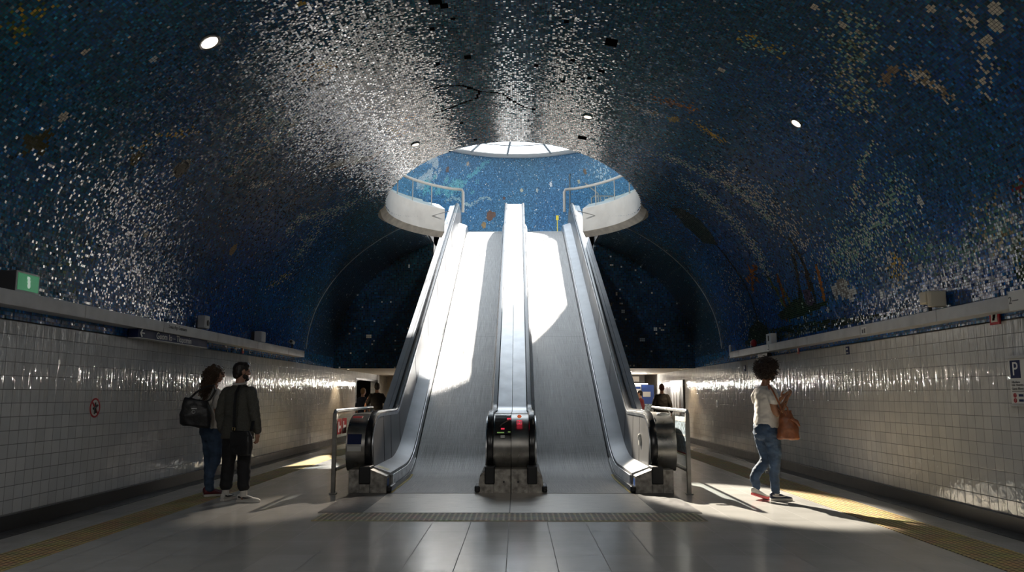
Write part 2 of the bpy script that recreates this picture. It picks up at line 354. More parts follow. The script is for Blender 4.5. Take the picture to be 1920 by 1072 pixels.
fill([(1400,655),(1395,640),(1450,615),(1540,600),(1640,590),(1700,592),(1700,600),(1560,625)], [GREEN, [.008,.045,.015], [.02,.07,.02]], .8)
for a, b, c in [((1480,600),(1440,520),LEAF), ((1490,590),(1463,535),[.22,.20,.03]), ((1500,590),(1487,480),[.01,.03,.02]), ((1520,590),(1510,500),[.16,.06,.02]),
                ((1530,570),(1483,450),[.008,.03,.015]), ((1545,560),(1530,500),ORNG), ((1510,600),(1500,540),GREEN), ((1475,600),(1455,510),[.3,.1,.02])]:
    line([a, b], .06, [c, [c[0]*.6, c[1]*.6, c[2]*.6]])
fill([(1458,590),(1490,560),(1530,570),(1555,560),(1550,570),(1510,592),(1465,600)], [GREEN, [.006,.03,.01]])
fill([(1505,545),(1515,540),(1528,565),(1520,575),(1510,568)], [[.14,.10,.20],[.10,.07,.16]])
for a in [(1590,530),(1605,545),(1600,560),(1580,525),(1570,560)]: line([(1562,545), a], .06, [PALE, [.3,.3,.3]])
for a in [(1403,498),(1418,498),(1400,525),(1422,528),(1411,545)]: line([(1410,515), a], .05, [ORNG, [.28,.10,.02]])
stream([(1672,506),(1690,498)], .12, 90, [GOLD, [.34,.25,.06], CREAM])
fill([(1900,440),(1920,440),(1920,545),(1905,520),(1895,480)], [[.02,.08,.02],[.05,.12,.03],[.1,.14,.06]], .7)
fill([(1895,350),(1920,330),(1920,380),(1905,370)], [[.20,.02,.03],[.12,.06,.02],GREEN], .6)
stream([(1500,640),(1520,620),(1510,600)], .2, 120, [[.02,.12,.22], PALE])
stream([(1370,520),(1385,560),(1400,620)], .25, 160, W_)
fill([(1250,220),(1272,218),(1275,228),(1258,230)], [GOLD, [.5,.33,.05]], .9); stream([(1218,185),(1250,190),(1300,205)], .08, 110, [ORNG, [.15,.06,.02]])
stream([(1180,200),(1210,207),(1235,215)], .07, 110, [PALE, [.3,.27,.2]]); stream([(1300,230),(1325,245),(1355,265)], .05, 70, [GOLD])
stream([(1400,70),(1430,85),(1450,105)], .12, 70, [GOLD, MINT])
# left side
stream([(420,245),(470,225),(530,215),(548,230),(520,260),(480,290),(430,320)], .13, 420, [MINT, PALE, CREAM])
stream([(250,280),(300,255),(370,245)], .04, 60, [CREAM, GOLD])
stream([(540,440),(560,410),(600,400),(640,390)], .10, 260, [MINT, PALE]); stream([(555,490),(600,420),(660,380),(700,360)], .20, 380, [MINT, PALE])
stream([(500,540),(530,520),(545,515)], .06, 90, [LEAF, CREAM]); stream([(120,470),(160,500)], .25, 60, [MINT, LEAF])
stream([(475,340),(470,350),(510,343)], .03, 40, [PALE])
line([(616,312),(660,300),(690,298)], .12, [PALE, [.3,.28,.24]]); line([(640,318),(690,300),(716,285)], .05, [[.30,.08,.04], PALE]); line([(690,300),(715,283)], .06, [[.26,.05,.02]])
stream([(735,262),(755,250),(735,240),(775,215)], .06, 110, [ORNG, GOLD])
stream([(570,125),(600,130),(620,135)], .12, 80, [ORNG, [.2,.08,.01]]); stream([(600,118),(605,140)], .08, 40, [GOLD])
for a in [(45,262),(95,250),(85,275),(50,285),(80,290)]: line([(68,262), a], .05, [[.09,.08,.02]])
stream([(20,60),(50,35),(70,15)], .08, 50, [GOLD, LEAF])
for px, py, r, c in [(162,97,.035,CREAM), (288,111,.05,PALE), (118,220,.06,CREAM), (437,468,.11,[.42,.36,.22]), (274,440,.05,CREAM), (658,142,.05,PALE), (571,150,.04,GOLD),
                     (1353,131,.05,CREAM), (1865,15,.07,CREAM), (1867,48,.07,CREAM), (1725,377,.06,PALE), (1745,16,.05,CREAM), (1851,74,.05,CREAM), (1672,89,.04,CREAM), (1580,48,.05,CREAM), (1528,12,.05,CREAM),
                     (565,7,.05,GOLD), (1620,380,.05,PALE), (1552,580,.05,PALE), (1652,552,.05,PALE), (1725,503,.05,PALE), (1668,487,.05,PALE)]:
    dot(*sy(px, py), c, r)
for px, py, r, c in [(340,316,.15,[.22,.20,.16]), (257,296,.10,[.22,.17,.05])]:
    s, y = sy(px, py); dot(s, y, c, r); dot(s, y, [.02,.03,.04], r*.8); dot(s, y, c, r*.62)
MOS = mosaic_mat('blue_glass_mosaic')
# missing tesserae and cracks in the crown: dull bare mortar
av = np.ones(colv.shape[:2])
def bare(px, py, r):
    s, y = sy(px, py); k = (np.abs(Sg-s) < r) & (np.abs(Yg-y) < r*1.3); k |= (Sg-s)**2+(Yg-y)**2 < (r*.8)**2; av[k] = 0; colv[k] = [.006,.006,.007]
for px, py, r in [(876,108,.05), (821,120,.035), (835,12,.05), (1147,79,.09), (1092,258,.07), (1075,113,.035), (1006,123,.035), (1054,152,.035), (1127,134,.035), (892,262,.035), (866,231,.035), (1000,205,.04), (815,1,.08), (1106,146,.035), (1062,40,.03), (850,35,.03), (812,54,.03), (878,165,.03)]: bare(px, py, r)
for crack in ([(809,167),(835,161),(865,160),(882,164),(898,171),(942,175),(958,187),(985,202),(999,205)], [(898,171),(895,184),(870,192),(840,204),(815,212)]):
    for p0, p1 in zip(crack, crack[1:]):
        for q in range(40):
            s, y = sy(p0[0]+(p1[0]-p0[0])*q/40, p0[1]+(p1[1]-p0[1])*q/40); i, j = ij(s, y); av[i, j] = 0; colv[i, j] = [.006,.006,.007]
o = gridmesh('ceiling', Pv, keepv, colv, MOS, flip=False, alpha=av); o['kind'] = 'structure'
# lower blue band above the white tiles
def band(name, x):
    ny = len(yv); zz = np.linspace(2.11, VZ+.005, 8); P = np.zeros((8, ny, 3)); P[..., 0] = x; P[..., 1] = yv[None]; P[..., 2] = zz[:, None]
    u, v = np.meshgrid(zz[:-1], yv[:-1], indexing='ij'); c = base_sea(u, v, 9, np.full(u.shape, .35)); sprinkle(c, .004, [PALE])
    o = gridmesh(name, P, np.ones(u.shape, bool), c, MOS, flip=x > 0); o['kind'] = 'structure'
band('wall_left_mosaic', -VA); band('wall_right_mosaic', VA)
# thin pale joint line where the vault changes section
for sg in (-1, 1):
    mb = MB(); pts = [(VA*.997*math.cos(a)*-sg*-1, 19.5, VZ+VB*.997*math.sin(a)) for a in np.linspace(.02, 1.25, 40)]
    mb.tube(pts, .010, 6); struct('trim_1' if sg < 0 else 'trim_2', mb, M['ledge'], smooth=True)
# end wall of mosaic above the low passage
xs = np.arange(-VA-.25, VA+.3, .05); zs = np.arange(2.10, VZ+VB+.25, .05)
Pe = np.zeros((len(xs), len(zs), 3)); Pe[..., 0] = xs[:, None]; Pe[..., 1] = YEND+.01; Pe[..., 2] = zs[None]
u, v = np.meshgrid(.5*(xs[:-1]+xs[1:]), .5*(zs[:-1]+zs[1:]), indexing='ij')
ke = ((u/(VA*1.06))**2+(np.maximum(0, v-VZ)/(VB*1.06))**2 < 1) & ~((np.abs(u) < SLOT) & (v > 3.25))
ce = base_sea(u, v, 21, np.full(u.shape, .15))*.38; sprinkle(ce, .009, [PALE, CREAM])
for cx, cz, r, c in [(-2.2,4.6,.09,CREAM), (-4.1,3.0,.07,CREAM), (3.1,3.7,.06,PALE), (3.6,2.9,.07,PALE), (4.0,3.2,.06,PALE), (2.9,4.2,.05,CREAM), (-3.0,5.0,.05,PALE)]:
    ce[(u-cx)**2+(v-cz)**2 < r*r] = c
k = (np.abs(v-3.95-.12*np.sin(u*9)) < .05) & (u > 2.35) & (u < 2.8); ce[k] = [.30,.24,.16]
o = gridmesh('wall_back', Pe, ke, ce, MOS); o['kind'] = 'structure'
# ------------------------------------------------------------------ shaft above the oculus
SKZ, SKC, SKR = 10.85, (.1, 27.1), 4.0
nA, nH = 820, 126
aa = np.linspace(0, 2*PI, nA+1); hh = np.linspace(0, 1, nH+1)
Ps = np.zeros((nA+1, nH+1, 3))
for k, h in enumerate(hh):
    rx = 5.6+(SKR-5.6)*h; ry = 9.1+(SKR-9.1)*h; cy = 23.1+(SKC[1]-23.1)*h
    Ps[:, k, 0] = .1+rx*np.cos(aa); Ps[:, k, 1] = cy+ry*np.sin(aa); Ps[:, k, 2] = 6.1+(SKZ-6.1)*h
u, v = np.meshgrid(.5*(aa[:-1]+aa[1:]), 4.7*.5*(hh[:-1]+hh[1:]), indexing='ij'); uu = u*6
SEA1, SEA2, SEA3 = np.array([.060,.160,.30]), np.array([.10,.24,.33]), np.array([.030,.12,.31])
w1 = np.clip(.5+.5*waves(uu, v, 31, .5), 0, 1)[..., None]; w2 = np.clip(.4*waves(uu, v, 33, .8), 0, 1)[..., None]
cs = (SEA1*(1-w1)+SEA2*w1)*(1-w2)+SEA3*w2; cs = cs*np.exp(rng.normal(0, .3, u.shape))[..., None]
sprinkle(cs, .014, [[.7,.7,.66], [.6,.66,.66], [.55,.5,.4]])
def sdot(px, py, c, r, dens=1.0):                     # motif on the shaft wall, far side
    best = None
    d = ray(px, py)
    for t in np.linspace(20, 36, 240):
        p = EYE+d*float(t); h = (p.z-6.1)/(SKZ-6.1); rx = 5.6+(SKR-5.6)*h; ry = 9.1+(SKR-9.1)*h; cy = 23.1+(SKC[1]-23.1)*h
        if ((p.x-.1)/rx)**2+((p.y-cy)/ry)**2 > 1: best = (math.atan2((p.y-cy)/ry, (p.x-.1)/rx) % (2*PI), h); break
    if not best: return
    k = (np.hypot((u-best[0])*7, v-best[1]*4.7) < r) & (rng.random(u.shape) < dens); cs[k] = np.array(c)*rng.uniform(.8, 1.15, (int(k.sum()),1))
for i in range(60):
    f = random.random(); sdot(800+12*math.sin(f*5)+random.gauss(0,6), 292+60*f, [.42,.50,.54], .12, .7)
for i in range(50): sdot(835+random.gauss(0,24), 352+random.gauss(0,9), [.16,.42,.46], .13, .5)
for i in range(30): sdot(870+i*1.6, 340-i*1.4+random.gauss(0,2), [.14,.40,.48], .09, .5)
for i in range(46): sdot(835+i*1.9, 377-6*math.sin(i*.2)+random.gauss(0,1.5), [.36,.48,.50], .06, .6)
for i in range(40): sdot(1132+random.gauss(0,10), 320+random.gauss(0,16), [.50,.62,.66], .06, .6)
for px, py, c, r in [(1033,346,[.8,.8,.8],.10), (978,357,[.6,.55,.4],.09), (1007,357,[.6,.6,.5],.08), (1086,341,[.55,.5,.35],.09), (877,307,[.5,.4,.3],.09), (918,405,[.20,.09,.04],.20), (907,422,[.42,.26,.10],.13),
                     (838,318,[.16,.10,.07],.12), (1098,322,[.20,.12,.05],.12), (945,372,[.15,.08,.06],.07), (925,403,[.2,.1,.05],.12)]: sdot(px, py, c, r)
MOS2 = mosaic_mat('lit_shaft_mosaic', rough=.35, tilt=.10, ior=1.5, grout=(.03,.07,.12))
o = gridmesh('wall_shaft', Ps, np.ones(u.shape, bool), cs, MOS2, flip=True); o['kind'] = 'structure'
# skylight: frame and panes
ring = lambda r, z, n=96: [(SKC[0]+r*math.cos(2*PI*k/n), SKC[1]+r*math.sin(2*PI*k/n), z) for k in range(n)]
mb = MB(); mb.tube(ring(SKR-.04, SKZ), .09, 8, closed=True)
mb.tube(ring(SKR-1.0, SKZ+.12), .02, 8, closed=True)
for ad_ in (26, 48, 70, 96, 118, 140, 164, 200, 236, 272, 308, 344):
    a = math.radians(ad_); p = lambda r, z: (SKC[0]+r*math.cos(a), SKC[1]+r*math.sin(a), z)
    mb.tube([p(SKR, SKZ), p(SKR-1., SKZ+.12), p(SKR-2.4, SKZ+.25)], .045, 8)
win = struct('window_1', mb, M['frame'], smooth=True)
mb = MB(); rings = []
for r, z in [(SKR-.02, SKZ+.04), (SKR-1., SKZ+.16), (SKR-2.4, SKZ+.29), (.02, SKZ+.40)]: rings.append(ring(r, z))
mb.loft(rings, cap=False); build('pane', mb, M['skyglass'], win, smooth=True)
# slab over the vault, with the oculus and the escalator slot left open
RX2, RY2 = HX+.30, HRY+.32
def gap_angle(x, rx): return math.acos(x/rx)
a0 = gap_angle(SLOT, RX2); angs = [a0-(2*PI-(PI-2*a0))*k/160 for k in range(161)]      # from right gap edge clockwise to the left one
OX, OY, OC = 7.4, 11.4, 22.6; b0 = math.acos(SLOT/OX)
mb = MB(); rows = []
for k, a in enumerate(angs):
    b = b0-(2*PI-(PI-2*b0))*k/160
    rows.append([(RX2*math.cos(a), HC+RY2*math.sin(a), 6.14), (OX*math.cos(b), OC+OY*math.sin(b), 6.14), (OX*math.cos(b), OC+OY*math.sin(b), 6.24), (RX2*math.cos(a), HC+RY2*math.sin(a), 6.24)])
mb.loft(rows); struct('floor_mezzanine', mb, M['white'])
mb = MB()
for sg in (-1, 1):
    mb.box(sg*SLOT, sg*(SLOT+.08), YEND-2.55, 34.2, vault_z(SLOT)-.02, 6.2); mb.box(sg*SLOT, sg*(SLOT+.08), YEND+.02, 34.2, 3.1, 6.2)
mb.box(-SLOT-.08, SLOT+.08, YEND+.02, 34.2, 3.05, 3.15); mb.box(-SLOT, SLOT, 34.1, 34.2, 3.1, 6.2)
struct('wall_slot', mb, M['dark'])
# ---- white parapet ring round the oculus
def ring_profile(a, rx=HX, ry=HRY):
    x, y = rx*math.cos(a), HC+ry*math.sin(a); s = min(1, max(0, (math.sin(a)+.25)/.35)); s = s*s*(3-2*s)
    vz = vault_z(x)+.004; zi = vz*(1-s)+5.43*s; zo = (vz+.05)*(1-s)+5.30*s; ox, oy = (rx+.13)*math.cos(a), HC+(ry+.15)*math.sin(a)
    top = max(6.02, vz+.02) if s < 1 else 6.02
    px, py = (rx+.30)*math.cos(a), HC+(ry+.32)*math.sin(a)
    return [(x, y, zi), (x, y, top), (px, py, 6.2), (px, py, zo+.08), (ox, oy, zo)]
g0 = math.acos(1.74/HX); ra = [g0-(2*PI-(PI-2*g0))*k/180 for k in range(181)]
mb = MB(); mb.loft([ring_profile(a) for a in ra])
oc = build('trim_3', mb, M['white'], kind='structure', smooth=True)
oc.data.materials.append(M['lip'])
for p in oc.data.polygons:
    if p.normal.z < -.5: p.material_index = 1
# ------------------------------------------------------------------ floor, walls, passage
FLOOR = tiles_mat('floor_stone', 0, 1, .41, .62, 0, 8.93, (.38,.375,.36), (.44,.435,.42), (.13,.125,.12), .005, .21, .004, .05, spec=.5)
WT_L = tiles_mat('glazed_wall_tile_left', 1, 2, .155, .139, 0, .16, (.60,.61,.62), (.70,.70,.70), (.17,.17,.17), .0055, .06, .024, .25, row=(1.60,.45,7.5))
WT_R = tiles_mat('glazed_wall_tile_right', 1, 2, .155, .139, .02, .16, (.60,.60,.60), (.70,.69,.67), (.17,.17,.17), .0055, .06, .024, .25, row=(1.60,.45,7.5))
mb = MB(); mb.box(-5.4, 5.4, -6.2, 33, -.2, 0); struct('floor', mb, FLOOR)
def wall_with_hole(x0, x1, ya, yb, z1, holes):
    mb = MB(); y = ya
    for (h0, h1, hz) in holes:
        mb.box(x0, x1, y, h0, 0, z1); mb.box(x0, x1, h0, h1, hz, z1); y = h1
    return mb.box(x0, x1, y, yb, 0, z1)
struct('wall_left', wall_with_hole(-5.32, -5.07, -6, 32.2, 2.12, [(25.75, 29.7, 1.86)]), WT_L)
struct('wall_right', wall_with_hole(5.07, 5.32, -6, 32.2, 2.12, []), WT_R)
for sg, nm in ((-1, 'left'), (1, 'right')):
    mb = MB(); mb.box(sg*5.03, sg*5.08, -6, 25.7 if sg < 0 else 32, 0, .155); struct('baseboard_'+nm, mb, M['charcoal'], bevel=.004)
    mb = MB(); mb.box(sg*4.80, sg*5.04, -6, 25.7 if sg < 0 else 32, -.01, .004); struct('trim_%d' % (5+(sg > 0)), mb, M['charcoal'])
mb = MB(); mb.box(-5.4, 5.4, -6.3, -6.0, 0, 6.4); struct('wall_front', mb, M['dark'])
mb = MB(); mb.box(-5.3, 5.3, YEND+.02, 32.5, 2.10, 2.30); struct('ceiling_passage', mb, M['beige'])
mb = MB(); mb.box(-5.3, 5.3, 32, 32.3, 0, 2.2); struct('wall_passage', mb, M['beige'])
mb = MB(); mb.box(-8.0, -7.9, 25, 30.5, 0, 2.2); mb.box(-8, -5.3, 25, 25.1, 0, 2.2); mb.box(-8, -5.3, 30.4, 30.5, 0, 2.2); mb.box(-8, -5.3, 25, 30.5, 2.0, 2.1); mb.box(-8, -5.3, 25, 30.5, -.1, 0)
struct('wall_side_room', mb, M['dark'])
for sg, z0, z1, y1, nm in ((-1, 2.225, 2.375, 18.62, 'left'), (1, 2.18, 2.315, 18.05, 'right')):
    mb = MB(); ys = [-6]+list(np.arange(-3.2, y1-.5, 2.05))+[y1]
    for i in range(len(ys)-1): mb.box(sg*4.86, sg*5.075, ys[i]+.006, ys[i+1]-.006, z0, z1)
    mb.box(sg*4.90, sg*5.07, -6, y1-.02, z0+.01, z1-.01)
    struct('trim_%d' % (7+(sg > 0)), mb, M['ledge'], bevel=.005)
# tactile paving
def tactile_mat(name, col, dark, p, ru=.36):
    m, nt, b = newmat(name); g, s = posnode(nt)
    a = math_(nt, 'SUBTRACT', math_(nt, 'FRACT', math_(nt, 'DIVIDE', s.outputs[0], p)), .5); c = math_(nt, 'SUBTRACT', math_(nt, 'FRACT', math_(nt, 'DIVIDE', s.outputs[1], p)), .5)
    r = math_(nt, 'SQRT', math_(nt, 'ADD', math_(nt, 'MULTIPLY', a, a), math_(nt, 'MULTIPLY', c, c)))
    mr = N(nt, 'ShaderNodeMapRange'); mr.inputs['From Min'].default_value = ru-.10; mr.inputs['From Max'].default_value = ru; lk(nt, r, mr.inputs['Value'])
    nz = N(nt, 'ShaderNodeTexNoise'); nz.inputs['Scale'].default_value = 5; nz.inputs['Detail'].default_value = 5; lk(nt, g.outputs['Position'], nz.inputs['Vector'])
    x = N(nt, 'ShaderNodeMix', data_type='RGBA'); x.inputs['A'].default_value = (*dark, 1); x.inputs['B'].default_value = (*col, 1); lk(nt, mr.outputs[0], x.inputs['Factor'])
    y = N(nt, 'ShaderNodeMix', data_type='RGBA', blend_type='MULTIPLY'); y.inputs['Factor'].default_value = .7; lk(nt, x.outputs['Result'], y.inputs['A']); lk(nt, nz.outputs['Color'], y.inputs['B'])
    v = N(nt, 'ShaderNodeMix', data_type='RGBA', blend_type='MULTIPLY'); v.inputs['Factor'].default_value = 1; v.inputs['B'].default_value = (1.5,1.5,1.5,1); lk(nt, y.outputs['Result'], v.inputs['A'])
    lk(nt, v.outputs['Result'], b.inputs['Base Color']); b.inputs['Roughness'].default_value = .55
    bp = N(nt, 'ShaderNodeBump'); bp.inputs['Distance'].default_value = .006; bp.inputs['Strength'].default_value = .9; bp.invert = True; lk(nt, mr.outputs[0], bp.inputs['Height']); lk(nt, bp.outputs[0], b.inputs['Normal'])
    return m
TACT = tactile_mat('tactile_yellow', (.46,.34,.14), (.09,.06,.02), .062); TACT2 = tactile_mat('tactile_cream', (.42,.35,.21), (.035,.03,.02), .062, .40)
for nm, x0, x1, lab in (('left', -4.34, -3.90, 'yellow studded tactile strip running beside the left tiled wall'), ('right', 3.88, 4.42, 'yellow studded tactile strip running beside the right tiled wall')):
    mb = MB(); mb.box(x0, x1, -6, 22.4, -.01, .005); tag(build('tactile_strip', mb, TACT), lab, 'tactile paving')
mb = MB(); mb.box(-2.15, 2.15, 8.93, 9.50, -.01, .006); tag(build('tactile_strip', mb, TACT2), 'cream tactile strip with dark studs across the foot of the escalators', 'tactile paving')
# ------------------------------------------------------------------ escalators
SL = .513; YB, YTOP, ZT = 13.87, 27.80, 7.15
def path(off, flat0, flat1, r0=3.0, r1=3.0, y0=11.4, y1=29.2, n=10, kick=YB):
    """side-view path: flat, arc, incline (slope SL, vertical offset off), arc, flat"""
    ya = kick+(flat0-off)/SL; yc = kick+(flat1-off)/SL; hb = math.atan(SL)/2
    pts = [(y0, flat0)]
    for (yy, zz, r, s) in ((ya, flat0, r0, 1), (yc, flat1, r1, -1)):
        T = r*math.tan(hb)
        for k in range(n+1):
            q = k/n; th = 2*hb*q
            if s > 0: pts.append((yy-T+r*math.sin(th), zz+r*(1-math.cos(th))))
            else:
                th = 2*hb*(1-q); pts.append((yy+T-r*math.sin(th), zz-r*(1-math.cos(th))))
    pts.append((y1, flat1)); return pts
def sect(mb, pth, poly):                                  # closed cross-section (x, dz) swept along a side-view path
    return mb.loft([[(x, y, z+dz) for x, dz in poly] for y, z in pth])
def clip(pth, y0, y1):
    def zi(y):
        for (a, za), (b, zb) in zip(pth, pth[1:]):
            if a <= y <= b: return za+(zb-za)*(y-a)/max(1e-9, b-a)
    return [(y0, zi(y0))]+[p for p in pth if y0+1e-4 < p[0] < y1-1e-4]+[(y1, zi(y1))]
Pb = path(0, .0, ZT, 3, 3, 9.0, 32, 12); Pr = path(1.04, 1.13, ZT+1.0, .75, .9, 9, 31.5, 8)
# belt: ribbed moving surface
m, nt, b = newmat('ribbed_belt'); g, s = posnode(nt)
nz = N(nt, 'ShaderNodeTexNoise'); mp = N(nt, 'ShaderNodeMapping'); mp.inputs['Scale'].default_value = (70, .35, .35); lk(nt, g.outputs['Position'], mp.inputs['Vector']); lk(nt, mp.outputs[0], nz.inputs['Vector']); nz.inputs['Detail'].default_value = 6
n2 = N(nt, 'ShaderNodeTexNoise'); mp2 = N(nt, 'ShaderNodeMapping'); mp2.inputs['Scale'].default_value = (.6, 9, 9); lk(nt, g.outputs['Position'], mp2.inputs['Vector']); lk(nt, mp2.outputs[0], n2.inputs['Vector']); n2.inputs['Detail'].default_value = 4
w = N(nt, 'ShaderNodeMath', operation='SINE'); lk(nt, math_(nt, 'MULTIPLY', s.outputs[0], 2*PI/.018), w.inputs[0])
f = math_(nt, 'ADD', math_(nt, 'MULTIPLY', nz.outputs['Fac'], .9), math_(nt, 'MULTIPLY', n2.outputs['Fac'], .16)); f = math_(nt, 'ADD', f, math_(nt, 'MULTIPLY', w.outputs[0], .06))
r = N(nt, 'ShaderNodeMapRange'); r.inputs['From Min'].default_value = .34; r.inputs['From Max'].default_value = .74; lk(nt, f, r.inputs['Value'])
x = N(nt, 'ShaderNodeMix', data_type='RGBA'); x.inputs['A'].default_value = (.10,.096,.092,1); x.inputs['B'].default_value = (.42,.40,.38,1); lk(nt, r.outputs[0], x.inputs['Factor'])
pl = math_(nt, 'LESS_THAN', math_(nt, 'FRACT', math_(nt, 'DIVIDE', s.outputs[1], 6.4)), .0016)
x2 = N(nt, 'ShaderNodeMix', data_type='RGBA'); lk(nt, x.outputs['Result'], x2.inputs['A']); x2.inputs['B'].default_value = (.08,.08,.08,1); lk(nt, pl, x2.inputs['Factor'])
lk(nt, x2.outputs['Result'], b.inputs['Base Color']); b.inputs['Roughness'].default_value = .42; b.inputs['Metallic'].default_value = .35
bp = N(nt, 'ShaderNodeBump'); bp.inputs['Distance'].default_value = .004; bp.inputs['Strength'].default_value = .6; lk(nt, f, bp.inputs['Height']); lk(nt, bp.outputs[0], b.inputs['Normal'])
M['belt'] = m
M['plate'] = mat('brushed_floor_plate', (.40,.38,.35), .33, .85, .45, 7, bump=.15, bscale=30, stretch=(.5, 12, 1))
M['alu_bright'] = mat('brightened_centre_deck', (.86,.86,.87), .30, .4, .12, 3)  # aluminium colour lightened to strengthen the deck's reflection in the vault crown
XI, XO = .44, 1.68
def smooth_prof(p, k=4):
    out = []
    for i in range(len(p)-1):
        p0, p1, p2, p3 = p[max(0, i-1)], p[i], p[i+1], p[min(len(p)-1, i+2)]
        for j in range(k):
            t = j/k; f = lambda a: .5*(2*p1[a]+(p2[a]-p0[a])*t+(2*p0[a]-5*p1[a]+4*p2[a]-p3[a])*t*t+(3*p1[a]-p0[a]-3*p2[a]+p3[a])*t**3)
            out.append((f(0), f(1)))
    return out+[p[-1]]
NPROF = smooth_prof([(13.9, 1.13), (12.5, 1.13), (12.12, 1.12), (11.88, 1.06), (11.70, .95), (11.60, .82), (11.555, .68), (11.555, .55), (11.59, .42), (11.66, .30)], 5)
def offset_prof(p, d):
    o = []
    for i in range(len(p)):
        a, b_ = p[max(0, i-1)], p[min(len(p)-1, i+1)]; t = Vector((b_[0]-a[0], b_[1]-a[1])).normalized()
        o.append((p[i][0]+t.y*d, p[i][1]-t.x*d))
    return o
def escalator(s, label, desc):
    E = thing('escalator', label, 'escalator', (s*1.06, 11.4, 0), 0, 'moving ramps up to the oculus')
    X = lambda *a: [(s*q, z) for q, z in a]
    bd = lambda n, mb, mt, par=E, **k: build(n, mb, mt, par, world=True, **k) if par is E else build(n, mb, mt, par, **k)
    def sub(n, mb, mt, par, **k):                        # sub-part: same local frame as the thing
        mb.v = [tuple(TM[E.name] @ Vector(p)) for p in mb.v]; return build(n, mb, mt, par, **k)
    # belt
    mb = MB(); sect(mb, clip(Pb, 11.35, 29.5), X((XI, .012), (XO, .012), (XO, -.05), (XI, -.05))); bd('belt', mb, M['belt'], smooth=True)
    # yellow edge lines along the flat foot
    for q in (XI+.005, XO-.035):
        mb = MB(); sect(mb, clip(Pb, 11.4, 13.6), X((q, .018), (q+.03, .018), (q+.03, .008), (q, .008))); bd('edge_line', mb, M['yellow'])
    # outer balustrade --------------------------------------------------------
    mb = MB(); sect(mb, clip(Pb, 11.75, 29.3), X((1.69, -.05), (1.70, .22), (1.735, .24), (1.735, -.05))); bd('skirt', mb, M['steel'], smooth=True, label='polished skirt beside the belt')
    mb = MB(); sect(mb, clip(Pb, 11.62, 29.3), X((1.705, .225), (1.715, .262), (1.955, .345), (1.975, .345), (1.975, .225))); bd('inner_deck', mb, M['alu'], smooth=True)
    mb = MB(); rows = []; n = 70
    for k in range(n+1):
        y = 11.66+(29.1-11.66)*(k/n)**1.6; lo = clip(Pb, y, y+.01)[0][1]+.33; hi = clip(Pr, y, y+.01)[0][1]-.055
        if y < 12.3:                                      # follow the rounded newel
            for (a, za), (c_, zc) in zip(NPROF, NPROF[1:]):
                if min(a, c_) <= y <= max(a, c_) and za > .6: hi = min(hi, za+(zc-za)*(y-a)/(c_-a+1e-9)-.055); break
        rows.append([(s*1.955, y, lo), (s*1.985, y, max(lo+.02, hi)), (s*2.0, y, max(lo+.02, hi)), (s*2.0, y, lo)])
    mb.loft(rows); pan = bd('balustrade_panel', mb, M['panel'], smooth=True)
    for y in (12.55, 13.25, 14.2, 16.3, 18.4, 20.5, 22.6, 24.7, 26.8):
        lo = clip(Pb, y, y+.01)[0][1]+.35; hi = clip(Pr, y, y+.01)[0][1]-.06
        mb = MB(); mb.add([(s*1.9525, y, lo), (s*1.9525, y+.008, lo), (s*1.9825, y+.008, hi), (s*1.9825, y, hi), (s*1.97, y, lo), (s*1.97, y+.008, lo), (s*1.99, y+.008, hi), (s*1.99, y, hi)],
                          [(0,1,2,3),(4,5,6,7),(0,1,5,4),(2,3,7,6),(0,3,7,4),(1,2,6,5)]); sub('seam', mb, M['dark'], pan)
    fullrail = list(reversed(NPROF))+[p for p in Pr if p[0] > 13.9]
    fullrail = [p for p in fullrail if p[0] < 28.4]+[(28.4, ZT+1.0), (28.62, ZT+.95), (28.75, ZT+.80), (28.78, ZT+.6), (28.72, ZT+.4)]
    def rail(x0, x1, nm='handrail'):
        mb = MB(); inn = offset_prof(fullrail, .045); rr = []
        for (y, z), (yi, zi) in zip(fullrail, inn):
            xm = (x0+x1)/2; rr.append([(s*x0, (y+yi)/2, (z+zi)/2), (s*(x0+.012), y*.85+yi*.15, z*.85+zi*.15), (s*xm, y, z), (s*(x1-.012), y*.85+yi*.15, z*.85+zi*.15), (s*x1, (y+yi)/2, (z+zi)/2), (s*(x1-.02), yi, zi), (s*(x0+.02), yi, zi)])
        mb.loft(rr); return bd(nm, mb, M['rubber'], smooth=True, label='glossy black handrail')
    def guide(x0, x1):
        mb = MB(); up = offset_prof(fullrail, .05); lo = offset_prof(fullrail, .095)
        mb.loft([[(s*x0, a[0], a[1]), (s*x1, a[0], a[1]), (s*x1, c_[0], c_[1]), (s*x0, c_[0], c_[1])] for a, c_ in zip(up, lo)]); return bd('rail_guide', mb, M['steel'], smooth=True)
    rail(1.985, 2.085); guide(1.975, 2.075)
    # outer deck on the incline, two aluminium strips, and the outer cladding
    od = clip(Pr, 13.55, 29.2)
    mb = MB(); sect(mb, od, X((2.09, -.10), (2.17, -.10), (2.17, -.22), (2.09, -.22))); bd('deck_strip', mb, M['alu'], smooth=True)
    mb = MB(); sect(mb, od, X((2.18, -.11), (2.285, -.11), (2.285, -.26), (2.18, -.26))); bd('deck_strip', mb, M['alu'], smooth=True)
    mb = MB(); rows = []
    for k in range(61):
        y = 13.55+(29.2-13.55)*k/60; hi = clip(Pr, y, y+.01)[0][1]-.23; lo = max(0, clip(Pb, y, y+.01)[0][1]-.95)
        rows.append([(s*2.02, y, lo), (s*2.02, y, hi), (s*2.27, y, hi), (s*2.27, y, lo)])
    mb.loft(rows); bd('outer_cladding', mb, M['steel_dark'], smooth=True)
    mb = MB(); sect(mb, clip(Pb, 14.4, 29.3), X((.02, -.25), (2.0, -.25), (2.0, -.9), (.02, -.9))); bd('truss', mb, M['dark'])
    # newel: curved drum outside the handrail
    body = [p for p in offset_prof(NPROF, -.03)]
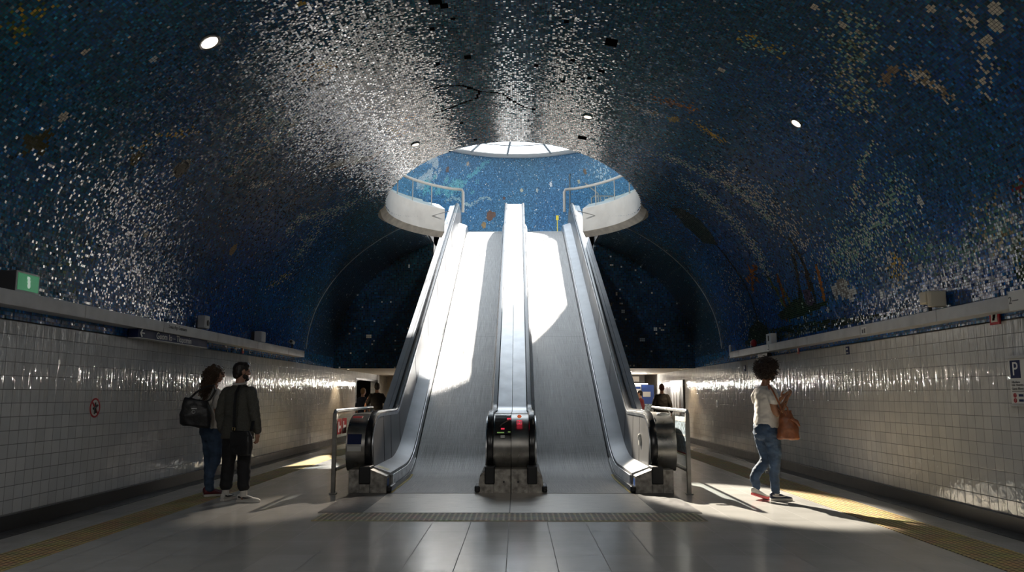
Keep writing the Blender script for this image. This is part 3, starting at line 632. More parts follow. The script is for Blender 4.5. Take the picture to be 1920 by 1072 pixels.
    def drum(x0, x1, pf, nm, mt):
        mb = MB(); back = [(13.6, .02), (13.6, pf[0][1])]
        poly = [(y, z) for y, z in pf if y < 13.6]+[(pf[-1][0]+.04, .28), (13.6, .28)]
        poly = [(13.6, pf[0][1])]+poly
        mb.prism(poly, 'x', s*x0, s*x1); return bd(nm, mb, mt, smooth=True)
    dr = drum(2.09, 2.36, [(y+.02, z-.02) for y, z in body], 'newel', M['steel_dark'])
    # plinth with the handrail inlet
    mb = MB(); mb.prism([(s*1.73, 0), (s*1.73, .235), (s*1.955, .325), (s*2.26, .325), (s*2.26, 0)], 'y', 11.38, 13.2); pln = bd('plinth', mb, M['plinth'], bevel=.006)
    mb = MB(); mb.box(s*1.955, s*2.115, 11.345, 11.75, .13, .37); sub('handrail_inlet', mb, M['black'], pln, bevel=.015)
    mb = MB(); mb.box(s*1.962, s*1.966, 11.374, 11.378, .0, .13); mb.box(s*2.108, s*2.112, 11.372, 11.379, 0, .325); sub('seam', mb, M['dark'], pln)
    mb = MB(); mb.box(s*1.655, s*1.73, 11.36, 11.8, .015, .105); bd('bumper', mb, M['rubber'], bevel=.02)
    mb = MB(); sect(mb, clip(Pb, 11.7, 14.2), X((1.672, .0), (1.672, .09), (1.692, .09), (1.692, 0))); bd('brush_strip', mb, M['rubber'])
    # inner balustrade: this escalator's half of the shared centre -------------
    mb = MB(); sect(mb, clip(Pb, 11.75, 29.3), X((.43, -.05), (.425, .22), (.39, .24), (.39, -.05))); bd('skirt', mb, M['steel'], smooth=True)
    mb = MB(); sect(mb, clip(Pb, 11.62, 29.3), X((.42, .225), (.41, .262), (.345, .345), (.335, .345), (.335, .225))); bd('inner_deck', mb, M['alu'], smooth=True)
    mb = MB(); mb.loft([[(s*.345, r[0][1], r[0][2]), (s*.325, r[1][1], r[1][2]), (s*.30, r[1][1], r[1][2]), (s*.30, r[0][1], r[0][2])] for r in rows_panel(n)]); bd('balustrade_panel', mb, M['panel'], smooth=True)
    rail(.255, .345); guide(.26, .345)
    dk = offset_prof(fullrail, .05); dk = [p for p in dk if p[1] > 1.0 and p[0] > 12.3 and p[0] < 28.5]
    mb = MB(); mb.loft([[(s*.004, y, z), (s*.25, y, z), (s*.25, y, z-.05), (s*.004, y, z-.05)] for y, z in dk]); ck = bd('centre_deck', mb, M['alu_bright'], smooth=True)
    pf = [(y+.03, z-.03) for y, z in body]
    drum(.003, .255, pf, 'newel', M['steel_dark']); drum(.345, .365, [(y+.03, z-.03) for y, z in pf], 'newel_trim', M['steel'])
    mb = MB(); mb.prism([(s*.003, 0), (s*.003, .33), (s*.345, .33), (s*.43, .25), (s*.47, .0)], 'y', 11.38, 13.2); pln = bd('plinth', mb, M['plinth'], bevel=.006)
    mb = MB(); mb.box(s*.225, s*.365, 11.345, 11.75, .13, .37); sub('handrail_inlet', mb, M['black'], pln, bevel=.015)
    for xq in (.235,):
        mb = MB(); mb.box(s*xq, s*(xq+.005), 11.374, 11.379, 0, .13); sub('seam', mb, M['dark'], pln)
    mb = MB(); mb.tube([(s*.10, 11.374, .16), (s*.10, 11.379, .16)], .014, 10); sub('screw_hole', mb, M['dark'], pln)
    mb = MB(); mb.box(s*.43, s*.505, 11.36, 11.8, .015, .105); bd('bumper', mb, M['rubber'], bevel=.02)
    return E, pln, ck, sub, pan
def rows_panel(n=70):
    out = []
    for k in range(n+1):
        y = 11.66+(29.1-11.66)*(k/n)**1.6; lo = clip(Pb, y, y+.01)[0][1]+.33; hi = clip(Pr, y, y+.01)[0][1]-.055
        if y < 12.3:
            for (a, za), (c_, zc) in zip(NPROF, NPROF[1:]):
                if min(a, c_) <= y <= max(a, c_) and za > .6: hi = min(hi, za+(zc-za)*(y-a)/(c_-a+1e-9)-.055); break
        out.append([(0, y, lo), (0, y, max(lo+.02, hi))])
    return out
EL = escalator(-1, 'left of the two stepless escalators, its belt sunlit almost to the foot', 0)
ER = escalator(1, 'right of the two stepless escalators, its belt sunlit only near the top', 0)
def sticker(E, sub, nm, mb, mt, par=None): return sub(nm, mb, mt, par or E)
M['ledred'] = mat('red_lamp', (.5,.01,.03), .4, emit=(1,.05,.10), estr=.7); M['ledorange'] = mat('orange_lamp', (.5,.1,.02), .4, emit=(1,.22,.08), estr=.4); M['ledgreen'] = mat('green_lamp', (.1,.3,.05), .4, emit=(.5,.8,.25), estr=.25)
def ny(z):                                                # front of the newel drum at height z
    for (a, za), (c_, zc) in zip(NPROF, NPROF[1:]):
        if min(za, zc) <= z <= max(za, zc) and a < 12.3: return a+(c_-a)*(z-za)/(zc-za+1e-9)+.05
    return 11.6
def on_newel(mb, x0, x1, z0, z1, d=.012, k=4):
    zz = [z0+(z1-z0)*i/k for i in range(k+1)]
    return mb.loft([[(x0, ny(z)-d, z), (x1, ny(z)-d, z), (x1, ny(z)+.02, z), (x0, ny(z)+.02, z)] for z in zz])
E_, pl_, ck_, sub, pan_ = EL
cp = sub('control_panel', on_newel(MB(), -.235, -.003, .80, 1.06, .014, 6), M['black'], E_)
sub('lamp', on_newel(MB(), -.145, -.095, .865, .885, .018, 1), M['ledred'], cp); sub('lamp', on_newel(MB(), -.06, -.005, 1.0, 1.025, .018, 1), M['ledred'], cp)
sub('lamp', on_newel(MB(), -.20, -.10, .815, .83, .018, 1), M['ledgreen'], cp); sub('lamp', on_newel(MB(), -.045, -.01, .825, .838, .018, 1), M['ledgreen'], cp)
sub('label_plate', on_newel(MB(), -.15, -.09, .745, .785, .012, 1), M['offwhite'], E_)
sub('display_mark', on_newel(MB(), -.07, -.02, 1.045, 1.06, .018, 1), M['offwhite'], cp)
sub('display_arc', MB().tube([(-.16+.14*(i/8), ny(.90+.10*(i/8)**.6)-.02, .90+.10*(i/8)**.6) for i in range(9)], .012, 6), M['steel_dark'], cp)
mb = MB(); mb.box(-.145, -.03, 12.30, 12.42, 1.055, 1.062); sub('slot', mb, M['black'], ck_)
E_, pl_, ck_, sub, pan2 = ER
sub('indicator', on_newel(MB(), .082, .158, .935, .992, .016, 2), M['ledred'], E_, label='red no-entry indicator lamp')
ind = E_.children[-1]
z0 = .96; mb = MB(); mb.add([(x, ny(z)-.020, z) for x, z in ((.09,.94),(.105,.94),(.105,.985),(.09,.985))], [(0,1,2,3)]); mb.add([(x, ny(z)-.020, z) for x, z in ((.135,.94),(.15,.94),(.15,.985),(.135,.985))], [(0,1,2,3)]); mb.add([(x, ny(z)-.020, z) for x, z in ((.09,.985),(.105,.985),(.15,.94),(.135,.94))], [(0,1,2,3)])
sub('mark', mb, M['signwhite'], ind)
mb = MB(); mb.ell((.12, ny(1.04)-.012, 1.045), (.032,.018,.026), 14, 8); sub('button', mb, M['ledorange'], E_)
mb = MB(); mb.box(.03, .14, 12.30, 12.42, 1.055, 1.062); sub('slot', mb, M['black'], ck_)
mb = MB(); mb.ell((1.955, 12.42, .72), (.03,.035,.055), 14, 8); mb.box(1.94, 1.975, 12.395, 12.445, .60, .73); sub('call_button', mb, M['offwhite'], pan2)
M['stick1'] = mat('teal_sticker', (.06,.24,.30), .4, noise=.6, nscale=40); M['stick2'] = mat('yellow_green_sticker', (.5,.48,.18), .4, noise=.5, nscale=30); M['stick3'] = mat('blue_sticker', (.02,.10,.42), .4)
def deckpt(x): return .345-(1.955-abs(x))*(.083/.24)
for s, ee, mats in ((-1, EL, ('stick2', 'stick1')), (1, ER, ('stick1', 'stick2'))):
    sub = ee[3]
    mb = MB(); mb.add([(s*x, y, deckpt(x)+.004) for x, y in ((1.77,11.70),(1.93,11.70),(1.93,11.92),(1.77,11.92))], [(0,1,2,3)]); sub('sticker', mb, M[mats[0]], ee[0])
    mb = MB(); mb.add([(s*1.726, y, z) for y, z in ((11.42,.10),(11.58,.10),(11.58,.20),(11.42,.20))], [(0,1,2,3)]); sub('sticker', mb, M['stick3'], ee[0])
sub = EL[3]
mb = MB(); on_newel(mb, -2.34, -2.14, .66, .80, .006, 4); sub('sticker', mb, M['navy'], EL[0], label='dark blue oval sticker on the newel')
mb = MB(); on_newel(mb, -2.34, -2.14, .56, .63, .006, 3); sub('sticker', mb, M['offwhite'], EL[0])
mb = MB(); on_newel(mb, -2.32, -2.18, 1.02, 1.05, .012, 2); sub('sticker', mb, M['red'], EL[0])
sub = ER[3]
mb = MB(); mb.ell((2.22, 11.86, 1.075), (.10,.04,.03), 14, 6); sub('cap_light', mb, M['offwhite'], ER[0])
# floor plate at the foot
mb = MB(); mb.box(-2.22, 2.22, 9.51, 11.40, -.01, .008); fp = tag(build('floor_plate', mb, M['plate']), 'brushed metal landing plate on the floor in front of both escalators', 'floor plate')
mb = MB(); mb.box(-.006, .006, 9.51, 11.38, .008, .0095); build('seam', mb, M['dark'], fp)
for sg in (-1, 1):
    mb = MB(); mb.box(sg*1.70, sg*2.22, 9.52, 11.38, .008, .010); build('side_plate', mb, M['charcoal'], fp, label='dark side plate')
mb = MB(); mb.box(-2.25, 2.25, 27.9, 33.9, 7.05, 7.12); struct('floor_landing', mb, M['white'])
# ------------------------------------------------------------------ side railings at the foot
M['poster'] = mat('map_poster', (.34,.42,.48), .4, noise=.7, nscale=22)
def railing(s, label):
    R = thing('railing', label, 'railing', (s*2.46, 11.32, 0), 0)
    x = s*2.46
    def p_(n, mb, mt, par=R, **k):
        mb.v = [tuple(TM[R.name] @ Vector(q)) for q in mb.v]; return build(n, mb, mt, par, **k)
    mb = MB(); mb.box(x-.028, x+.028, 11.30, 11.35, 0, 1.10); mb.box(x-.05, x+.05, 11.28, 11.37, 0, .012); p_('post', mb, M['steel_dark'], bevel=.004)
    mb = MB(); mb.tube([(x, 11.325, 1.08), (x, 11.335, 1.115), (x, 11.37, 1.135), (x, 14.2, 1.14), (x, 14.25, 1.11), (x, 14.26, .9)], .026, 10); p_('top_rail', mb, M['steel'], smooth=True)
    mb = MB(); mb.box(x-.028, x+.028, 14.23, 14.28, 0, 1.10); p_('post', mb, M['steel_dark'], bevel=.004)
    mb = MB(); mb.tube([(x, 11.34, .32), (x, 14.24, .32)], .026, 10); p_('lower_rail', mb, M['steel_dark'], smooth=True)
    mb = MB(); mb.box(x-.004, x+.004, 11.37, 14.2, .36, 1.08); g_ = p_('glass_panel', mb, M['glass'])
    if s < 0:
        for y0, y1 in ((11.46, 11.72), (11.78, 12.06)):
            mb = MB(); mb.box(x+.004, x+.008, y0, y1, .80, 1.02); pq = p_('sticker', mb, M['red'], label='red pictogram sticker')
            mb = MB(); mb.box(x+.008, x+.0095, y0+.05, y0+.10, .83, .98); mb.box(x+.008, x+.0095, y0+.10, y1-.06, .88, .92); p_('pictogram', mb, M['signwhite'], pq)
    else:
        mb = MB(); mb.box(x-.010, x-.005, 11.42, 12.15, .53, 1.05); pq = p_('poster', mb, M['poster'], label='faded map poster')
        mb = MB(); mb.box(x-.012, x-.010, 11.44, 12.13, .98, 1.04); mb.box(x-.012, x-.010, 11.44, 12.13, .78, .80); p_('poster_band', mb, M['offwhite'], pq)
        mb = MB(); mb.box(x-.012, x-.0095, 11.44, 12.13, .53, .55); p_('poster_band', mb, M['red'], pq)
railing(-1, 'steel and glass side railing with red stickers left of the escalators'); railing(1, 'steel and glass side railing with a map poster right of the escalators')
# ------------------------------------------------------------------ oculus balustrades
def balustrade(s, label):
    B_ = thing('glass_balustrade', label, 'balustrade', (s*2.3, 18.3, 6.02), 0)
    def p_(n, mb, mt, par=B_, **k):
        mb.v = [tuple(TM[B_.name] @ Vector(q)) for q in mb.v]; return build(n, mb, mt, par, **k)
    rx, ry = HX+.08, HRY+.09; a1 = math.acos(1.55/rx); a0_ = -.35
    A = [a0_+(a1-a0_)*k/48 for k in range(49)]
    P = lambda a, z: (s*rx*math.cos(a), HC+ry*math.sin(a), z)
    zt = 6.60
    pts = [P(a, zt) for a in A]; e = pts[-1]
    pts += [(e[0]-s*.12, e[1]+.02, zt), (e[0]-s*.22, e[1]+.02, zt-.02), (e[0]-s*.25, e[1]+.02, zt-.08), (e[0]-s*.25, e[1]+.02, 6.0)]
    mb = MB(); mb.tube(pts, .036, 10); p_('handrail', mb, M['offwhite'], smooth=True)
    for k in range(0, 48, 8):
        mb = MB(); mb.loft([[(*P(a, 6.02)[:2], 6.02), (*P(a, 6.02)[:2], 6.56), tuple(Vector(P(a, 6.56))*1+Vector((s*.012*math.cos(a), .012*math.sin(a), 0))), tuple(Vector(P(a, 6.02))+Vector((s*.012*math.cos(a), .012*math.sin(a), 0)))] for a in [A[k]+(A[k+8]-A[k])*q/8*.985 for q in range(9)]])
        p_('glass_pane', mb, M['glass'], smooth=True)
        mb = MB(); q = P(A[k], 0); mb.tube([(q[0], q[1], 6.01), (q[0], q[1], 6.6)], .014, 6); p_('post', mb, M['offwhite'])
    mb = MB(); mb.box(min(e[0]-s*.24, e[0]-s*.01), max(e[0]-s*.24, e[0]-s*.01), e[1]+.014, e[1]+.026, 5.98, 6.55); p_('glass_pane', mb, M['glass'])
balustrade(-1, 'curved glass balustrade on the white rim left of the escalators'); balustrade(1, 'curved glass balustrade on the white rim right of the escalators')
# white barrier and post standing on the upper floor
bx = thing('barrier', 'white tubular crowd barrier on the upper floor behind the right balustrade', 'barrier', (2.36, 20.9, 6.24))
for n, pts in (('frame', [(-.28,0,0), (-.28,0,.34), (-.2,0,.40), (.30,.05,.40), (.36,.05,.34), (.36,.05,0)]), ):
    mb = MB(); mb.tube(pts, .02, 8); build(n, mb, M['offwhite'], bx, smooth=True)
for k in range(5):
    x = -.15+.11*k; mb = MB(); mb.tube([(x, .01, .02), (x, .01, .40)], .012, 6); build('bar', mb, M['offwhite'], bx)
mb = MB(); mb.tube([(-.45,-.02,.75), (-.1,-.02,.45), (-.1,-.02,0)], .02, 8); build('stay', mb, M['offwhite'], bx, smooth=True)
pz = ony(1068.5, 400, 21.2); mb = MB(); pz2 = ony(1068.5, 328, 21.2); mb.tube([(pz.x, 21.2, 6.2), (pz2.x, 21.2, pz2.z)], .02, 8); mb.ell((pz2.x, 21.2, pz2.z), (.03,.03,.03), 8, 6)
tag(build('pole', mb, M['offwhite'], smooth=True), 'thin white upright pole beside the top of the right escalator', 'pole')
py_ = ony(1045, 408, 29.6); mb = MB(); mb.box(py_.x-.05, py_.x+.05, 29.6, 29.62, py_.z-.09, py_.z+.09); mb.box(py_.x-.015, py_.x+.015, 29.61, 29.64, 7.12, py_.z)
tag(build('notice', mb, M['yellowsign']), 'small yellow notice at the top of the right escalator', 'sign')
# ------------------------------------------------------------------ people
def organic(name, mb, material, parent, voxel=.009, smooth=4, disp=None, label=None):
    o = build(name, mb, material, parent, label=label)
    md = o.modifiers.new('r', 'REMESH'); md.mode = 'VOXEL'; md.voxel_size = voxel
    if smooth:
        sm = o.modifiers.new('s', 'SMOOTH'); sm.iterations = smooth; sm.factor = .5
    dg = bpy.context.evaluated_depsgraph_get(); ev = o.evaluated_get(dg); me = bpy.data.meshes.new_from_object(ev)
    o.modifiers.clear(); old = o.data; o.data = me; me.name = name; bpy.data.meshes.remove(old)
    if not me.materials: me.materials.append(material)
    if disp:
        amp, sc, st = disp
        n = len(me.vertices); 
        for v in me.vertices:
            p = v.co; q = Vector((p.x*sc*st[0], p.y*sc*st[1], p.z*sc*st[2])); k = mnoise.noise(q)+.5*mnoise.noise(q*2.1); v.co = p+v.normal*amp*k
    for p in me.polygons: p.use_smooth = True
    return o
def limb(mb, pts, rad, n=14, sub=4):
    """tapered limb through joints, smoothed"""
    P = [Vector(p) for p in pts]; out = []; rr = []
    for i in range(len(P)-1):
        p0, p1, p2, p3 = P[max(0,i-1)], P[i], P[i+1], P[min(len(P)-1,i+2)]
        for j in range(sub):
            t = j/sub; out.append(.5*(2*p1+(p2-p0)*t+(2*p0-5*p1+4*p2-p3)*t*t+(3*p1-p0-3*p2+p3)*t**3)); rr.append(rad[i]+(rad[i+1]-rad[i])*t)
    out.append(P[-1]); rr.append(rad[-1]); mb.tube(out, rr, n)
    mb.ell(out[0], (rr[0],)*3, 12, 8); mb.ell(out[-1], (rr[-1],)*3, 12, 8); return mb
def trunk(mb, secs, n=24):
    """stacked elliptical sections (z, rx, ry, yoff, xoff)"""
    return mb.loft([[(s[4]+s[1]*math.cos(2*PI*k/n), s[3]+s[2]*math.sin(2*PI*k/n), s[0]) for k in range(n)] for s in secs])
def hand(mb, wrist, d, palmn, curl=.5, side=1, k=1.0):
    """wrist point, direction of the hand, palm normal; five separate curled fingers"""
    w = Vector(wrist); d = Vector(d).normalized(); pn = Vector(palmn); pn = (pn-d*pn.dot(d)).normalized(); sd = d.cross(pn)*side
    R = Matrix((sd, pn, d)).transposed()
    mb.ell(w+d*.045*k, (.040*k, .017*k, .052*k), 14, 10, R); limb(mb, [w-d*.02, w+d*.03*k], [.026*k, .026*k], 10, 2)
    for i, (o, L) in enumerate(((-.028,.062),(-.010,.074),(.009,.070),(.027,.056))):
        b0 = w+d*.085*k+sd*o*k; pts = [b0]; ang = 0; cur = b0
        for q in range(3):
            ang += curl*(.55+.15*i); cur = cur+(d*math.cos(ang)+pn*math.sin(ang))*L*k*(.45,.32,.23)[q]; pts.append(cur)
        limb(mb, pts, [.0095*k, .009*k, .0082*k, .007*k], 8, 2)
    t0 = w+d*.030*k-sd*.030*k; limb(mb, [t0, t0+(-sd*.7+d*.6+pn*.3)*.035*k, t0+(-sd*.55+d*.95+pn*.55)*.062*k], [.013*k, .011*k, .008*k], 8, 2)
def head(mb, c, yaw, pitch=0, k=1.0):
    """head centred on c, face towards local +Y turned by yaw"""
    R = Matrix.Rotation(yaw, 3, 'Z') @ Matrix.Rotation(pitch, 3, 'X'); c = Vector(c); q = lambda x, y, z: c+R @ Vector((x*k, y*k, z*k))
    e = lambda p, r, n=16, m=12: mb.ell(q(*p), tuple(a*k for a in r), n, m, R)
    e((0,-.012,.022), (.076,.096,.098), 22, 16); e((0,.020,-.045), (.060,.072,.072)); e((0,.052,-.085), (.034,.030,.024)); e((0,.078,.030), (.052,.020,.018))
    e((0,.100,-.008), (.012,.018,.026)); e((0,.108,-.022), (.016,.014,.011)); e((0,.085,-.058), (.026,.014,.008)); e((0,.083,-.069), (.024,.013,.008))
    for s in (-1, 1): e((s*.077,-.008,-.005), (.010,.022,.034)); e((s*.045,.062,-.018), (.024,.024,.024))
    return q, R
def shoe(parent, ankle, toe, upper, solec, accent=None, k=1.0, lift=0, lace=None, labels=None):
    """ankle and toe points at ground; heel lifted by lift"""
    a = Vector((ankle[0], ankle[1], 0)); t = Vector((toe[0], toe[1], 0)); d = (t-a).normalized(); s = Vector((-d.y, d.x, 0)); L = .29*k
    h0 = a-d*.075*k
    def pt(u, v, z): 
        lf = lift*max(0, 1-u/.70)
        return h0+d*u*L+s*v+Vector((0,0,z+lf))
    prof = [(0,.026), (.06,.034), (.25,.036), (.5,.040), (.72,.049), (.88,.042), (.97,.026), (1.0,.010)]
    ub = MB(); hs = [.095,.105,.100,.085,.062,.052,.042,.03]
    ub.loft([[pt(u, w*.94*math.cos(2*PI*q/14), .024+max(0, (hs[i]-.024))*(.5+.5*math.sin(2*PI*q/14))) for q in range(14)] for i, (u, w) in enumerate(prof)])
    ub.tube([pt(.20, 0, .07), pt(.19, 0, .115)], [.040, .037], 14)
    sh = organic('shoe', ub, upper, parent, .006, 3)
    mb = MB(); mb.loft([[pt(u, -w, .001), pt(u, w, .001), pt(u, w*1.04, .032), pt(u, -w*1.04, .032)] for u, w in prof]); build('sole', mb, solec, sh, smooth=True, bevel=.004)
    if lace:
        mb = MB()
        for q in range(5):
            u = .34+.075*q; z = .086-.012*q; mb.tube([pt(u, -.026, z-.012), pt(u+.02, 0, z+.010), pt(u, .026, z-.012)], .0045, 6)
        build('laces', mb, lace, sh, smooth=True)
    if accent:
        for sgn in (-1, 1):
            mb = MB(); mb.loft([[pt(u, sgn*(w_+.001), z), pt(u, sgn*(w_+.001), z+hh), pt(u, sgn*(w_-.006), z+hh), pt(u, sgn*(w_-.006), z)] for u, z, hh, w_ in ((.08,.060,.020,.037), (.25,.050,.024,.040), (.42,.048,.018,.041), (.58,.054,.010,.042), (.68,.062,.004,.042))]); build('stripe', mb, accent, sh, smooth=True)
    return sh
def curly(c, r, n, mat_, parent, R=None, lenk=.09, drop=0, thick=.006, name='hair', back=None, keep=None, seed=1):
    rg = random.Random(seed); mb = MB(); c = Vector(c)
    for _ in range(n):
        while True:
            v = Vector((rg.gauss(0,1), rg.gauss(0,1), rg.gauss(0,1))).normalized()
            if keep is None or keep(v): break
        w = R @ v if R else v
        base = c+(R @ Vector((v.x*r[0], v.y*r[1], v.z*r[2])) if R else Vector((v.x*r[0], v.y*r[1], v.z*r[2])))*rg.uniform(.80, 1.0)
        L = lenk*rg.uniform(.6, 1.3); cr = rg.uniform(.008, .015); ph = rg.uniform(0, 6); tn = rg.uniform(1.6, 2.6)
        ax = (w*(1-drop)+Vector((0,0,-1))*drop).normalized() if drop else w
        ax = (ax+Vector((rg.gauss(0,.25), rg.gauss(0,.25), rg.gauss(0,.25)))).normalized(); u = ax.orthogonal().normalized(); q = ax.cross(u)
        k = 12; mb.tube([base+ax*L*i/k+(u*math.cos(ph+tn*2*PI*i/k)+q*math.sin(ph+tn*2*PI*i/k))*cr*(.3+.7*i/k) for i in range(k+1)], [thick*(1-.5*i/k) for i in range(k+1)], 5)
    return build(name, mb, mat_, parent, smooth='all')
M['skin'] = mat('skin_light', (.40,.22,.15), .5, 0, .08, 20); M['skin2'] = mat('skin_tan', (.33,.16,.09), .48, 0, .08, 20)
M['hair_dk'] = mat('dark_brown_hair', (.016,.011,.009), .45); M['hair_br'] = mat('brown_curly_hair', (.085,.050,.030), .40); M['hair_bk'] = mat('dark_curly_hair', (.028,.015,.010), .45)
M['blazer'] = mat('grey_tweed', (.075,.073,.062), .85, 0, .35, 90, bump=.4, bscale=220); M['blackcloth'] = mat('black_cloth', (.010,.010,.012), .8, bump=.2, bscale=200)
M['tee'] = mat('white_cotton', (.64,.60,.55), .85, 0, .05, 30, bump=.15, bscale=120); M['jeans'] = mat('blue_denim', (.035,.065,.12), .8, 0, .35, 14, bump=.3, bscale=260)
M['leather_bk'] = mat('black_leather', (.010,.010,.012), .42, bump=.3, bscale=60); M['leather_br'] = mat('brown_leather', (.20,.065,.025), .42, 0, .35, 12, bump=.3, bscale=50)
M['shoe_white'] = mat('white_sneaker', (.55,.53,.50), .6, 0, .1, 30); M['shoe_red'] = mat('dark_red_sneaker', (.10,.010,.018), .6); M['shoe_navy'] = mat('navy_sneaker', (.018,.028,.06), .6)
M['pink'] = mat('pink_sole', (.60,.08,.09), .5); M['sole'] = mat('pale_sole', (.55,.52,.48), .6); M['sock'] = mat('pale_sock', (.55,.52,.48), .9); M['brass'] = mat('brass', (.6,.45,.2), .3, 1); M['eye'] = mat('eye', (.05,.03,.02), .2)
def eyes(q, R, parent):
    for s in (-1, 1):
        mb = MB(); mb.ell(q(s*.033, .079, .006), (.013,.010,.010), 10, 8, R); build('eye', mb, M['eye'], parent, smooth=True)
# ---- man in the grey blazer, seen from behind
mn = thing('person', 'man seen from behind in a grey blazer and cropped black trousers', 'person', (-3.55, 10.55, 0), math.radians(-14))
b_ = MB()
q, R = head(b_, (.015, .01, 1.655), math.radians(-34), math.radians(-2), 1.02)
limb(b_, [(0,-.02,1.40), (.005,-.01,1.50), (.012,0,1.60)], [.075,.058,.056])
trunk(b_, [(.86,.15,.11,0,0), (.95,.165,.115,0,0), (1.08,.15,.10,0,0), (1.28,.17,.11,0,0), (1.40,.165,.09,-.01,0), (1.46,.09,.07,-.01,0)])
SH = [(-.185,-.015,1.395), (.185,-.015,1.395)]
limb(b_, [(-.185,-.015,1.395), (-.235,-.02,1.13), (-.225,.03,.885)], [.055,.045,.03]); hand(b_, (-.225,.04,.87), (.05,.15,-1), (1,.1,0), .45, 1)
limb(b_, [(.185,-.015,1.395), (.245,-.03,1.13), (.268,.02,.885)], [.055,.045,.03]); hand(b_, (.268,.025,.87), (.02,.12,-1), (-1,.1,0), .5, -1)
FL, FR = (-.15,.02), (.155,-.05)
for s, ft in ((-1, FL), (1, FR)): limb(b_, [(s*.098,0,.86), (s*.115,ft[1]*.3+.005,.66), (s*.128,ft[1]*.55+.005,.48), (ft[0]*.97,ft[1]*.9,.20), (ft[0],ft[1],.08)], [.08,.068,.052,.045,.038]); b_.ell((ft[0], ft[1], .07), (.035,.045,.045))
organic('body', b_, M['skin'], mn, .0065, 2)
eyes(q, R, mn)
h_ = MB()
for p, r in (((0,-.018,.040), (.083,.104,.094)), ((0,-.052,-.005), (.079,.066,.082)), ((0,.035,.085), (.066,.062,.045)), ((0,-.07,-.05), (.060,.040,.045))): h_.ell(q(*p), r, 22, 14, R)
organic('hair', h_, M['hair_dk'], mn, .006, 2, (.004, 60, (1,1,.5)))
h_ = MB()
for p, r in (((0,.062,-.088), (.045,.042,.032)), ((.050,.030,-.062), (.020,.045,.030)), ((-.050,.030,-.062), (.020,.045,.030)), ((.068,.005,-.04), (.010,.018,.045)), ((-.068,.005,-.04), (.010,.018,.045))): h_.ell(q(*p), r, 14, 10, R)
organic('beard', h_, M['hair_dk'], mn, .006, 2, (.003, 80, (1,1,1)))
j = MB()
trunk(j, [(.795,.225,.150,0,.005), (.90,.215,.150,0,0), (1.02,.195,.135,0,0), (1.12,.188,.13,0,0), (1.26,.20,.135,-.005,0), (1.36,.205,.125,-.012,0), (1.42,.175,.105,-.015,0), (1.47,.105,.085,-.012,0), (1.50,.075,.07,-.01,.003)], 30)
limb(j, [(-.165,-.015,1.385), (-.215,-.025,1.26), (-.252,-.03,1.11), (-.24,.02,.90)], [.085,.076,.066,.054]); limb(j, [(.165,-.015,1.385), (.22,-.025,1.26), (.262,-.035,1.11), (.278,.012,.90)], [.085,.076,.066,.054])
organic('blazer', j, M['blazer'], mn, .010, 4, (.011, 7, (1,1,2.2)))
j = MB(); j.tube([(.078*math.cos(a)+.006, .07*math.sin(a)-.012, 1.505+.012*math.sin(a)) for a in np.linspace(0, 2*PI, 25)[:-1]], .016, 8, closed=True); organic('collar', j, M['sock'], mn, .006, 1, label='pale shirt collar')
t_ = MB(); trunk(t_, [(.72,.10,.10,0,0), (.80,.185,.14,0,0), (.92,.182,.138,0,0), (1.0,.165,.12,0,0)], 26)
for s, ft in ((-1, FL), (1, FR)): limb(t_, [(s*.098,0,.86), (s*.115,ft[1]*.3+.005,.66), (s*.128,ft[1]*.55+.005,.48), (ft[0]*.97,ft[1]*.9,.20)], [.108,.098,.085,.080])
organic('trousers', t_, M['blackcloth'], mn, .010, 3, (.010, 8, (1,1,1.6)))
for s, ft, toe in ((-1, FL, (-.16,.4)), (1, FR, (.62,.02))):
    mb = MB(); mb.tube([(ft[0], ft[1], .07), (ft[0], ft[1], .17)], [.047,.045], 14); build('sock', mb, M['sock'], mn, smooth=True)
    shoe(mn, ft, toe, M['shoe_white'], M['sole'], M['dark'], 1.05, 0, M['shoe_white'])
# his shoulder bag
bg = thing('shoulder_bag', 'black leather shoulder bag hanging at the right hip of the man in the blazer', 'bag', (-3.41, 10.29, .60), math.radians(-22))
mb = MB()
mb.loft([[(rx*math.copysign(abs(math.cos(a))**.6, math.cos(a)), .055*k*math.copysign(abs(math.sin(a))**.7, math.sin(a)), z) for a in np.linspace(0, 2*PI, 25)[:-1]] for z, rx, k in ((0,.13,.6), (.02,.155,1), (.12,.165,1.1), (.24,.15,.95), (.30,.12,.7))])
organic('bag_body', mb, M['leather_bk'], bg, .009, 3, (.012, 8, (1,1,1)))
mb = MB(); mb.loft([[(-.13,-.062,z), (.13,-.062,z), (.13,-.052,z), (-.13,-.052,z)] for z in (.12,.20,.29)]); build('flap', mb, M['leather_bk'], bg, bevel=.004)
mb = MB(); sp = [(-.12,0,.28), (-.115,-.015,.40), (-.105,-.03,.60), (-.10,-.02,.78), (-.105,.05,.885), (-.10,.17,.87), (-.06,.24,.70), (.02,.20,.5), (.10,.06,.30)]
mb.loft([[(x-.021, y-.004, z), (x+.021, y-.004, z), (x+.021, y+.004, z), (x-.021, y+.004, z)] for x, y, z in sp]); build('strap', mb, M['leather_bk'], bg, smooth=True)
mb = MB(); mb.tube([(-.135,-.012,.31), (-.10,-.012,.31), (-.10,-.012,.345), (-.135,-.012,.345)], .005, 6, closed=True); build('buckle', mb, M['brass'], bg)
